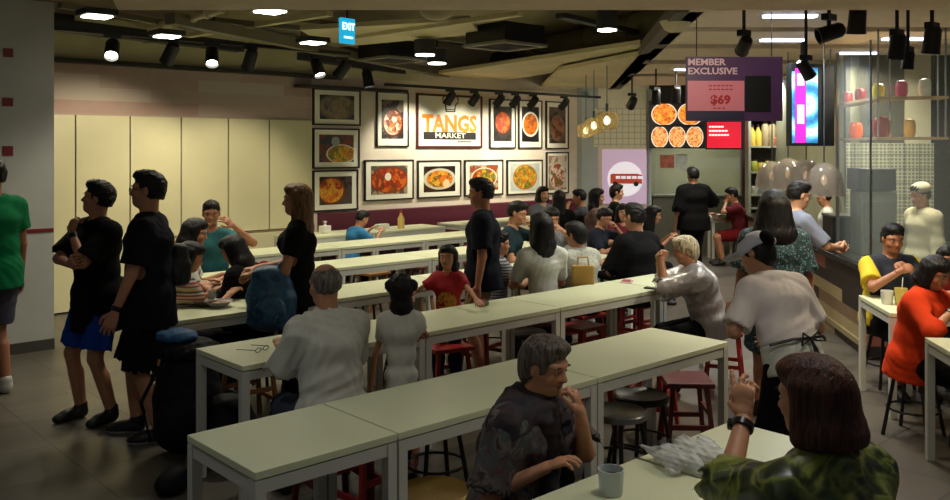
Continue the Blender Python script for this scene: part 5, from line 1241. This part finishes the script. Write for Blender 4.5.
P_('person with short black hair sitting before the bus poster', 617, 184, 13.6, 100, 'person before the bus poster', seat=.48, lean=.1, top=dict(m=blk, sleeve=.8), bottom=dict(m=dkp), hair=('crop', 'black'), tone='light')
P_('child in a light blue tee seated at the wall table', 360, 211, 11.5, 50, 'person in light blue', seat=.40, lean=.3, headscale=1.1, head=(0, -15, 0), top=dict(m=cloth('light_blue', (56, 120, 164)), sleeve=.7, loose=.02), bottom=dict(m=dkp), hair=('short', 'black'), tone='mid', skind='wood')
# beyond
P_('large person in black standing with back to us before the stall counter', 693, 167, 12.6, -15, head=(0, -4, 0), top=dict(m=blk, sleeve=.85, loose=.04, hem=-.16), bottom=dict(m=dkp, len=1.9), hair=('short', 'black'), tone='mid', build=1.25, Rr=((.38, .30, 1.0), (1, -.4, -.3), 'relax', (0, 0, -1)))
P_('person in a maroon shirt seated at the small far table', 733, 187, 14.3, -85, 'person in maroon', seat=.45, lean=.22, head=(0, -10, 0), top=dict(m=cloth('maroon', (96, 30, 34)), sleeve=.8), bottom=dict(m=cloth('red_shorts', (120, 26, 30)), len=.9), hair=('short', 'black'), tone='mid', build=1.1, L='eat', Rr='table')
teal = specks('teal_floral', (40, 62, 66), [(96, 140, 144), (50, 90, 98), (22, 34, 40), (120, 150, 150)], 75, .42)
P_('person in a teal floral dress with a mass of long black hair', 774, 193, 6.25, 16, top=dict(m=teal, sleeve=.75, hem=-.2, loose=.03, name='dress'), bottom=dict(m=teal, skirt=True, len=.9, name='skirt'), hair=('big', 'black'), tone='tan', build=1.15, headscale=1.12)
rE, iE = P_('person in glasses and a grey shirt paying at the wooden counter', 797, 181, 7.6, 82, head=(0, -10, 0), glasses=True, top=dict(m=cloth('lilac_grey', (128, 134, 150)), sleeve=.9, loose=.02), bottom=dict(m=dkp, len=1.9), hair=('short', 'black'), tone='light', Rr=((.10, .36, 1.05), (1, -.3, -.8), 'phone', (-1, 0, .3)), L=((-.08, .40, 1.04), (-1, -.3, -.8), 'phone', (1, 0, .3)))
pc = R(2.7, .88); 
P_('person in a white top behind the wooden counter', 826, 189, (Vector((pc.x, pc.y, 0))).dot(FWD), -70, head=(0, -15, 0), top=dict(m=whitec, sleeve=.8), bottom=dict(m=dkp, len=1.9), hair=('short', 'black'), tone='mid')
# right-hand tables
yn = NT('cloth_navy_vest'); v = yn.tc(); x = yn.sep(v)[0]
vest = yn.done(yn.mix(yn.math('GREATER_THAN', yn.math('ABSOLUTE', x), .185), lin((26, 30, 44)), lin((206, 176, 30))), .8)
P_('person in a navy vest with yellow sleeves, hands clasped, facing us', 892, 223, 7.0, 176, 'person with yellow sleeves', seat=.47, lean=.08, head=(6, -8, 0), top=dict(m=vest, sleeve=.8, loose=.024), bottom=dict(m=dkp, len=.95, name='shorts'), hair=('short', 'black'), tone='tan', build=1.3,
   L=((.0, .30, .98), (-1, .4, -1), 'fist', (1, -.3, 0), (1, .1, .35)), Rr=((.08, .33, .97), (1, .4, -1), 'fist', (-1, -.3, 0), (-1, .1, .4)), skind='black')
rH, iH = P_('person in an orange-red blouse looking down at a phone', 931, 252, 5.75, 138, 'person in orange-red', seat=.45, lean=.18, head=(14, -20, 0), top=dict(m=cloth('orange_red', (222, 66, 28)), sleeve=1.3, loose=.03, hem=-.16, wr=.003, bust=True), bottom=dict(m=blk, len=1.7), hair=('bob', 'black'), tone='mid', build=1.15, Rr=((.12, .30, .90), (1, -.3, -.8), 'phone', (-.5, 0, 1)), L=((-.06, .34, .90), (-1, -.3, -.8), 'phone', (.5, 0, 1)))
band(rH, 'wristwatch', iH['arms'][1][0], iH['arms'][1][1], .82, .034, .03, wm)
ph = (iH['arms'][1][1] + iH['arms'][-1][1]) / 2 + A_(.02, .10, .04)
t = thing('mobile_phone', 'dark mobile phone held by the person in orange-red', 'phone', rH.matrix_basis @ Vector(ph), rH.rotation_euler.z)
obj('phone_body', bx((0, 0, 0), (.075, .15, .009), 0), blackmetal, t, bevel=.003)
P_('person in dark red seated beside the yellow sleeves, cut by the right edge', 946, 245, 7.1, 178, 'person cut by the right edge', seat=.46, lean=.1, head=(0, -10, 0), top=dict(m=cloth('dark_red', (130, 30, 30)), sleeve=.8), bottom=dict(m=dkp), hair=('bob', 'black'), tone='mid')
# man in silver shirt
silv = mat('cloth_silver', (178, 174, 172), .32, .35, var=.1, vs=14, bump=1.0, bs=11)
P_('person with white hair in a shiny grey shirt, hands clasped at his mouth', 686, 235, 6.95, -86, 'white-haired person in the shiny shirt', seat=.45, lean=.36, head=(0, -2, 0), top=dict(m=silv, sleeve=.95, loose=.034, hem=-.12, wr=.012, wf=15, collar=True), bottom=dict(m=blk, len=1.9), hair=('crop', 'white'), tone='mid', build=1.15,
   L=((-.03, .40, 1.02), (-.4, .5, -1), 'fist', (1, -.4, 0), (.3, -.3, 1)), Rr=((.04, .41, 1.01), (.4, .5, -1), 'fist', (-1, -.4, 0), (-.3, -.3, 1)), skind=None)
# woman with cap and apron
rC, iC = P_('person in a grey tee, cap and white waist apron, back to us', 764, 229, 4.75, -24, lean=.40, head=(-26, -4, 4), neck=.03, top=dict(m=cloth('light_grey_tee', (226, 216, 212)), sleeve=.85, hem=.10, loose=.026, wr=.005), bottom=dict(m=blk, len=1.9, loose=.02), hair=('crop', 'black'), tone='mid', build=1.06,
   L=((-.17, .30, 1.02), (-.8, -.4, -1), 'grip', (1, 0, 0)), Rr=((.15, .26, .86), (.5, -.6, -.8), 'relax', (-1, 0, 0)))
f = Field(iC['pel'] - .35, iC['pel'] + A_(.35, .35, .3), .011); sC = iC['s']
f.loft([iC['pel'] - iC['tz'] * .07 * sC, iC['pel'] + iC['tz'] * .11 * sC], [.186 * sC, .170 * sC], [.155 * sC, .145 * sC], iC['tx'], iC['ty'], k=.0, off=.012)
f.cut(iC['pel'] + iC['tz'] * .095, iC['tz']); f.cut(iC['pel'] - iC['tz'] * .07, -iC['tz']); f.wrinkle(.003, 22)
V_, Q_ = f.mesh(); child_at(rC, 'apron', V_, Q_, whitec)
bk_ = iC['pel'] + iC['tz'] * .04 - iC['ty'] * .175 * sC; bm = B()
def ln_(pts, r=.006): tube(bm, [tuple(bk_ + iC['tx'] * a + iC['tz'] * b - iC['ty'] * c_) for a, b, c_ in pts], r, 6)
ln_([(-.19, .045, -.09), (-.1, .05, -.01), (0, .045, 0), (.1, .05, -.01), (.19, .045, -.09)], .008); ln_([(0, .04, .01), (.05, .07, .02), (.08, .02, .02), (.03, .03, .01), (0, .04, .01)]); ln_([(0, .04, .01), (-.05, .07, .02), (-.08, .01, .02), (-.03, .03, .01), (0, .04, .01)])
ln_([(0, .04, .01), (.02, -.04, .015), (.07, -.10, .015)]); ln_([(0, .04, .01), (0, -.05, .015), (-.01, -.11, .015)]); obj('apron_strings', bm, blackmetal, rC, smooth=True)
Pc, hs = iC['P'], iC['hs']; f = Field(iC['hc'] - .26, iC['hc'] + .26, .007)
f.ell(Pc(0, -.022, .045), (.103 * hs, .128 * hs, .098 * hs), iC['H'], k=.0); f.cut(Pc(0, 0, .012), -(iC['hz'] + iC['hy'] * .22))
f.ell(Pc(0, .135, .036), (.076 * hs, .085 * hs, .014 * hs), iC['H'], k=.015); V_, Q_ = f.mesh(); child_at(rC, 'cap', V_, Q_, cloth('cap_grey', (196, 198, 212)))
f = Field(iC['hc'] - .26, iC['hc'] + .26, .007); f.ell(Pc(-.040, -.116, .062), (.056 * hs, .044 * hs, .056 * hs), iC['H'], k=.0); V_, Q_ = f.mesh(); child_at(rC, 'cap_patch', V_, Q_, blk)
# the cook behind the glass
pk = R(.55, 1.05); rK, iK = P_('person in cream cook\'s cap and coat behind the glass at right', 922, 184, Vector((pk.x, pk.y, 0)).dot(FWD), -100, head=(0, -10, 0), top=dict(m=cloth('cream_coat', (186, 180, 146)), sleeve=1.7, loose=.03, hem=-.2), bottom=dict(m=cloth('cream_apron', (176, 168, 136)), skirt=True, len=.95, name='apron'), hair=('short', 'black'), tone='mid', build=1.15)
f = Field(iK['hc'] - .26, iK['hc'] + .3, .009); f.ell(iK['P'](0, -.02, .085), (.098 * iK['hs'], .108 * iK['hs'], .075 * iK['hs']), iK['H'], k=0.0); f.cut(iK['P'](0, 0, .045), -iK['hz']); V_, Q_ = f.mesh(); child_at(rK, 'cook_cap', V_, Q_, cloth('cream_cap', (190, 184, 156)))

# foreground: thinking woman
flor = blotch('dark_floral', [(30, 26, 30), (84, 60, 62), (60, 76, 74), (110, 92, 84), (40, 32, 36)], 16)
scf = blotch('scarf_dark', [(16, 15, 20), (34, 30, 40), (56, 38, 40), (20, 18, 24)], 9)
rA, iA = P_('person with short grey hair and dark scarf, fist at her mouth', 538, 332, 3.28, 120, 'thinking person', seat=.46, lean=.20, neck=.02, res=.8, head=(6, -6, 0), tone='mid', build=1.25, hair=('crop', 'darkgrey'),
   top=dict(m=flor, sleeve=.78, hem=-.1, loose=.03, wr=.005, bust=True), bottom=dict(m=dkp), L=((.02, .30, .955), (-.2, .7, -1.3), 'chin', (.3, -1, 0), (.1, -.25, 1)), Rr=((.17, .22, .785), (.2, -1, -.1), 'relax', (0, 0, -1)), skind=None)
f = Field(iA['nkb'] - .42, iA['nkb'] + .42, .0085); nb, tx, ty, tz, sA = [iA[k] for k in ('nkb', 'tx', 'ty', 'tz', 's')]
f.ell(nb - tz * .03 * sA, (.135 * sA, .125 * sA, .07 * sA), np.stack([tx, ty, tz], 1), k=.02)
for q in (1, -1):
    f.cone(nb - tz * .05 * sA, iA['SH'][q] + tz * .0, .10 * sA, .096 * sA, k=.04)
f.loft([nb - tz * .05 * sA - ty * .03, nb - tz * .2 * sA - ty * .05 * sA, nb - tz * .40 * sA - ty * .05 * sA], [.17 * sA, .215 * sA, .21 * sA], [.10 * sA, .135 * sA, .14 * sA], tx, ty, k=.04)
f.cone(nb - tz * .06 + ty * .11 * sA + tx * .06, nb - tz * .34 * sA + ty * .17 * sA + tx * .05, .05 * sA, .045 * sA, k=.03); f.cone(nb - tz * .06 + ty * .11 * sA - tx * .06, nb - tz * .34 * sA + ty * .17 * sA - tx * .05, .05 * sA, .045 * sA, k=.03)
f.wrinkle(.012, 30, seed=4); Pa = iA['P']; f.ell(Pa(0, .02, -.0), (.088 * sA, .12 * sA, .118 * sA), iA['H'], k=.01, mode='sub'); V_, Q_ = f.mesh(); child_at(rA, 'scarf', V_, Q_, scf)
# foreground: woman with the watch
lvs = blotch('green_leaves', [(22, 30, 16), (40, 48, 24), (62, 80, 32), (128, 134, 58), (48, 58, 28), (26, 34, 18)], 5.5, .35, 1.6)
rB, iB = P_('person with a brown bob and green patterned blouse raising a hand', 817, 353, 2.48, -30, 'person in green', seat=.46, lean=.10, res=.7, head=(-10, -4, 0), tone='mid', build=1.12, hair=('bob', 'brown'),
   top=dict(m=lvs, sleeve=.98, hem=-.1, loose=.026, wr=.006), bottom=dict(m=dkp), L=((.06, .40, 1.06), (-.8, -.1, -.9), 'point', (.9, .2, -.1), (.25, .35, 1)), Rr='table', skind=None)
band(rB, 'wristwatch', iB['arms'][-1][0], iB['arms'][-1][1], .86, .036, .02, wm); a, b_ = iB['arms'][-1]
cw = Vector(a).lerp(Vector(b_), .86); dv = (Vector(b_) - Vector(a)).normalized(); sd = dv.cross(Vector((0, 0, 1))).normalized() * -1
obj('watch_face', cyl(B(), cw + sd * .03, cw + sd * .043, .019, n=24), wm, rB, smooth=True)
# ---------------------------------------------------------------- bags, cups, bowls and small things
def fieldobj(name, root, m, fn, lo, hi, h):
    f = Field(A_(*lo), A_(*hi), h); fn(f); V_, Q_ = f.mesh(); return to_mesh(name, [(V_, Q_, 0)], [m], root)
# cup on the nearest table
def cup(label, p, h, r, m, name='cup', handle=True, inner=None):
    t = thing(name, label, 'cup', p, 0)
    obj('cup_wall', lathe(B(), [(0, 0), (r * .82, 0), (r * .88, .004), (r, h), (r * .92, h), (r * .80, .012), (0, .012)], n=32), m, t, smooth=True)
    if inner: obj('drink', lathe(B(), [(0, h * .7), (r * .88, h * .7)], n=24), inner, t)
    return t
pcup = W(611, DAT(494, .75), .751); cup('pale grey cup on the nearest table beside the thinking person\'s elbow', pcup, .085, .045, mat('cup_ceramic', (188, 198, 200), .3), inner=mat('tea', (60, 44, 30), .1))
p = W(887, DAT(300, .78), .751); cup('white cup on the table of the person with yellow sleeves', p, .10, .045, mat('white_ceramic', (214, 214, 206), .3))
t = cup('pale yellow cup with a straw on the table of the person with yellow sleeves', W(901, DAT(301, .78), .751), .125, .045, mat('yellow_cup', (196, 176, 90), .35), inner=mat('juice', (190, 150, 50), .2))
obj('straw', tube(B(), [(.0, 0, .03), (.035, 0, .2)], .004, 6), mat('straw_white', (220, 220, 210), .4), t)
# crumpled clear plastic bag
plast = mat('crumpled_plastic', (206, 208, 206), .25, alpha=.6, bump=.4, bs=22)
pb = W(686, DAT(462, .76), .752); t = thing('plastic_bag', 'crumpled translucent plastic bag on the nearest table', 'plastic bag', pb, YAW - math.pi / 2)
def pf(f):
    rnd = random.Random(3)
    for k in range(16):
        a = rnd.uniform(-.13, .13); b = rnd.uniform(-.08, .08); f.ell(A_(a, b, .022 + rnd.random() * .018), (.035 + rnd.random() * .03, .03 + rnd.random() * .02, .016 + rnd.random() * .02), rot('Z', rnd.random() * 3) @ rot('Y', rnd.uniform(-.5, .5)), k=.012)
    f.cone(A_(-.10, .02, .03), A_(-.15, .06, .045), .02, .008, k=.01); f.wrinkle(.006, 45, zs=1); f.cut(A_(0, 0, .002), A_(0, 0, -1))
fieldobj('bag_film', t, plast, pf, (-.2, -.15, 0), (.2, .15, .1), .005)
# bowls on the table at left
for i, (px, py, m_, lab) in enumerate([(203, 303, (120, 104, 84), 'brown bowl on the table beside the striped shirt'), (219, 304, (150, 150, 150), 'pale bowl right of the brown bowl')]):
    p = W(px, DAT(py + 3, .75), .751); t = thing('bowl', lab, 'bowl', p, 0, 'bowls on the left table')
    obj('bowl_wall', lathe(B(), [(0, 0), (.05, 0), (.06, .01), (.10, .045), (.104, .045), (.06, .018), (0, .014)], n=28), mat('bowl_%d' % i, m_, .3), t, smooth=True)
    obj('food', lathe(B(), [(0, .04), (.05, .036), (.085, .03)], n=16), mat('noodles', (150, 110, 60), .6, var=.3, vs=60), t, smooth=True)
p = W(212, DAT(298, .80), .751); t = thing('drink_glass', 'small glass standing between the two bowls', 'glass', p, 0); obj('glass_wall', lathe(B(), [(0, 0), (.028, 0), (.034, .11), (.031, .11), (.025, .006), (0, .006)], n=20), mat('glass_dull', (190, 196, 186), .1, alpha=.45), t, smooth=True)
# spectacles on the old man's table
p = W(262, DAT(350, .76), .762); t = thing('spectacles', 'thin black spectacles lying left of the old person in white', 'spectacles', p, .4)
bm = B()
for q in (1, -1):
    tube(bm, [(.034 * q + .024 * math.cos(a), 0, .012 * math.sin(a) + .004) for a in [k * math.pi / 8 for k in range(17)]], .0022, 6); tube(bm, [(.06 * q, 0, .008), (.064 * q, .13, .002)], .0022, 6)
tube(bm, [(-.01, 0, .006), (.01, 0, .006)], .002, 6); obj('frame', bm, blackmetal, t)
# phone by the red-shirted child's hand, papers, tissues, bottles
p = W(483, DAT(306, .75), .752); t = thing('toy', 'small red and green toy under the red-shirted child\'s hand', 'toy', p, .3); obj('toy_body', bx((0, 0, .015), (.10, .05, .03)), mat('toy_green', (60, 90, 50), .5), t, bevel=.008); obj('toy_top', bx((0, 0, .036), (.05, .03, .012)), mat('toy_red', (170, 40, 40), .5), t, bevel=.004)
p = W(627, DAT(282, .75), .752); t = thing('leaflet', 'pink and white folded paper on the table before the shiny-shirted person', 'paper', p, .5); obj('leaflet_sheet', bx((0, 0, .002), (.16, .10, .003)), mat('paper_pink', (190, 150, 146), .6, var=.2, vs=20), t); obj('leaflet_fold', bx((.03, .01, .008), (.09, .07, .006)), mat('paper_red', (160, 80, 80), .6), t)
p = W(653, DAT(289, .75), .752); t = thing('mobile_phone', 'black phone lying at the white-haired person\'s elbow', 'phone', p, .2); obj('phone_body', bx((0, 0, .005), (.07, .14, .009)), blackmetal, t, bevel=.003)
p = W(325, 11.95, .751); t = thing('tissue_pack', 'white tissue pack standing on the wall table, left', 'tissue pack', p, .4); obj('tissue_box', bx((0, 0, .05), (.16, .1, .1)), whitec, t, bevel=.01); obj('tissue', lathe(B(), [(.03, .1), (.012, .12), (.03, .16), (0, .15)], n=10), whitec, t)
p = W(382, 12.45, .751); t = thing('tissue_pack', 'white paper pack beside the person in light blue', 'tissue pack', p, .1); obj('tissue_box', bx((0, 0, .04), (.2, .1, .08)), whitec, t, bevel=.01)
p = W(401, 12.6, .751); t = thing('sauce_bottle', 'yellow sauce bottle on the wall table right of the person', 'bottle', p, 0); obj('bottle_body', lathe(B(), [(0, 0), (.05, 0), (.05, .14), (.02, .2), (.02, .23), (0, .23)], n=16), mat('sauce_yellow', (200, 170, 90), .4), t, smooth=True); obj('cap', lathe(B(), [(.022, .225), (.022, .26), (0, .26)], n=12), mat('cap_red', (150, 50, 30), .4), t)
# food on the small far table
p = W(716, 14.5, .751); t = thing('bowl', 'small white bowl on the far small table', 'bowl', p, 0); obj('bowl_wall', lathe(B(), [(0, 0), (.05, 0), (.1, .06), (.095, .06), (0, .02)], n=20), mat('white_ceramic', (214, 214, 206), .3), t, smooth=True)
p = W(724, 14.5, .751); t = thing('food_box', 'green takeaway box on the far small table', 'box', p, .3); obj('box_body', bx((0, 0, .03), (.12, .1, .06)), mat('box_green', (70, 100, 60), .5), t, bevel=.005)
# black handbag carried by the chin-stroking man, sling bag of the navy-shirted man
def bag(label, name, cat, p, rz, size, m, puff=.25, strap=None, pocket=True, h=.012, extra=None):
    t = thing(name, label, cat, p, rz); w, d_, hh_ = size
    def fn(f):
        f.loft([A_(0, 0, d_ * .45), A_(0, 0, hh_ * .5), A_(0, 0, hh_ - d_ * .4)], [w * .5, w * .5, w * .40], [d_ * .5, d_ * .52, d_ * .38], A_(1, 0, 0), A_(0, 1, 0), k=.02)
        f.wrinkle(.008, 22, seed=len(label) % 9); f.cut(A_(0, 0, .003), A_(0, 0, -1))
    fieldobj('bag_body', t, m, fn, (-w * .7, -d_ * .9, 0), (w * .7, d_ * .9, hh_ + .1), h)
    if pocket:
        def f2(f): f.ell(A_(0, -d_ * .50, hh_ * .34), (w * .33, d_ * .22, hh_ * .22), None); f.wrinkle(.004, 30)
        fieldobj('front_pocket', t, m, f2, (-w * .5, -d_ * 1.0, 0), (w * .5, 0, hh_), h)
    if strap: obj('strap', tube(B(), strap, .012, 8), m, t, smooth=True)
    return t
nyl = mat('black_nylon', (11, 11, 13), .7, var=.2, vs=8, spec=.2); 
p = W(112, 6.2, ZAT(324, 6.2)); bag('black shoulder bag hanging at the hip of the chin-stroking person', 'shoulder_bag', 'bag', p, YAW - math.pi / 2, (.24, .13, .36), nyl, strap=[(.0, .0, .24), (.03, -.02, .5), (-.02, .02, .62)], pocket=False)
p = W(177, 5.95, ZAT(288, 5.95)); bag('dark sling bag on the back of the navy-shirted person', 'sling_bag', 'bag', p, YAW - math.pi / 2 - .2, (.20, .13, .32), mat('bag_charcoal', (30, 30, 32), .6), strap=[(-.02, .0, .28), (-.09, .04, .40), (-.15, .06, .42)], pocket=True)
# big black travel pack on the floor with blue pouch
p = W(188, 5.45); t = bag('huge black travel backpack standing on the floor beside the old person\'s table', 'travel_backpack', 'backpack', p, YAW - math.pi / 2, (.42, .36, .74), nyl, h=.014, strap=[(-.12, -.16, .60), (-.20, -.24, .40), (-.16, -.2, .15)])
def fb(f): f.ell(A_(-.06, -.02, .75), (.13, .10, .045), None); f.wrinkle(.006, 30)
fieldobj('blue_pouch', t, mat('pouch_blue', (30, 84, 130), .6, var=.25, vs=14), fb, (-.3, -.2, .6), (.2, .2, .9), .01)
def fl(f): f.ell(A_(.0, .0, .66), (.2, .17, .08), None); f.wrinkle(.008, 30)
fieldobj('lid', t, nyl, fl, (-.3, -.25, .5), (.3, .25, .85), .012)
p = W(228, 5.35); bag('low black duffel bag on the floor right of the travel backpack', 'duffel_bag', 'bag', p, YAW - math.pi / 2, (.36, .3, .44), nyl, h=.014)
p = W(174, 4.86); bag('small black bag on the floor at the bottom left', 'floor_bag', 'bag', p, .4, (.24, .16, .14), nyl, pocket=False)
# blue-teal backpack held by the standing woman
bl = NT('backpack_blue'); v = bl.tc(); n = bl.noise(v, 7, 3, 1.2); blm = bl.done(bl.ramp(n, [(.35, (22, 54, 84)), (.5, (44, 96, 128)), (.6, (26, 60, 96)), (.72, (96, 136, 150))]), .5)
p = W(271, 6.15, ZAT(333, 6.15)); t = bag('blue and teal backpack held against the person with long brown hair', 'backpack', 'backpack', p, YAW - math.pi / 2 + .2, (.34, .2, .50), blm, h=.012, strap=[(.05, -.02, .48), (.12, -.04, .54), (.10, .0, .40)])
# tan bag behind the cream patterned shirt
p = W(583, 7.50, ZAT(291, 7.5)); t = thing('tote_bag', 'tan yellow tote hanging on the back of the cream patterned shirt', 'bag', p, YAW - math.pi / 2 - .1)
tan = mat('tan_bag', (176, 138, 66), .6, var=.12, vs=10)
obj('bag_body', bx((0, 0, .11), (.19, .07, .22)), tan, t, bevel=.015); obj('strap', tube(B(), [(-.05, -.0, .21), (-.04, 0, .29), (.04, 0, .29), (.05, 0, .21)], .008, 6), tan, t, smooth=True)
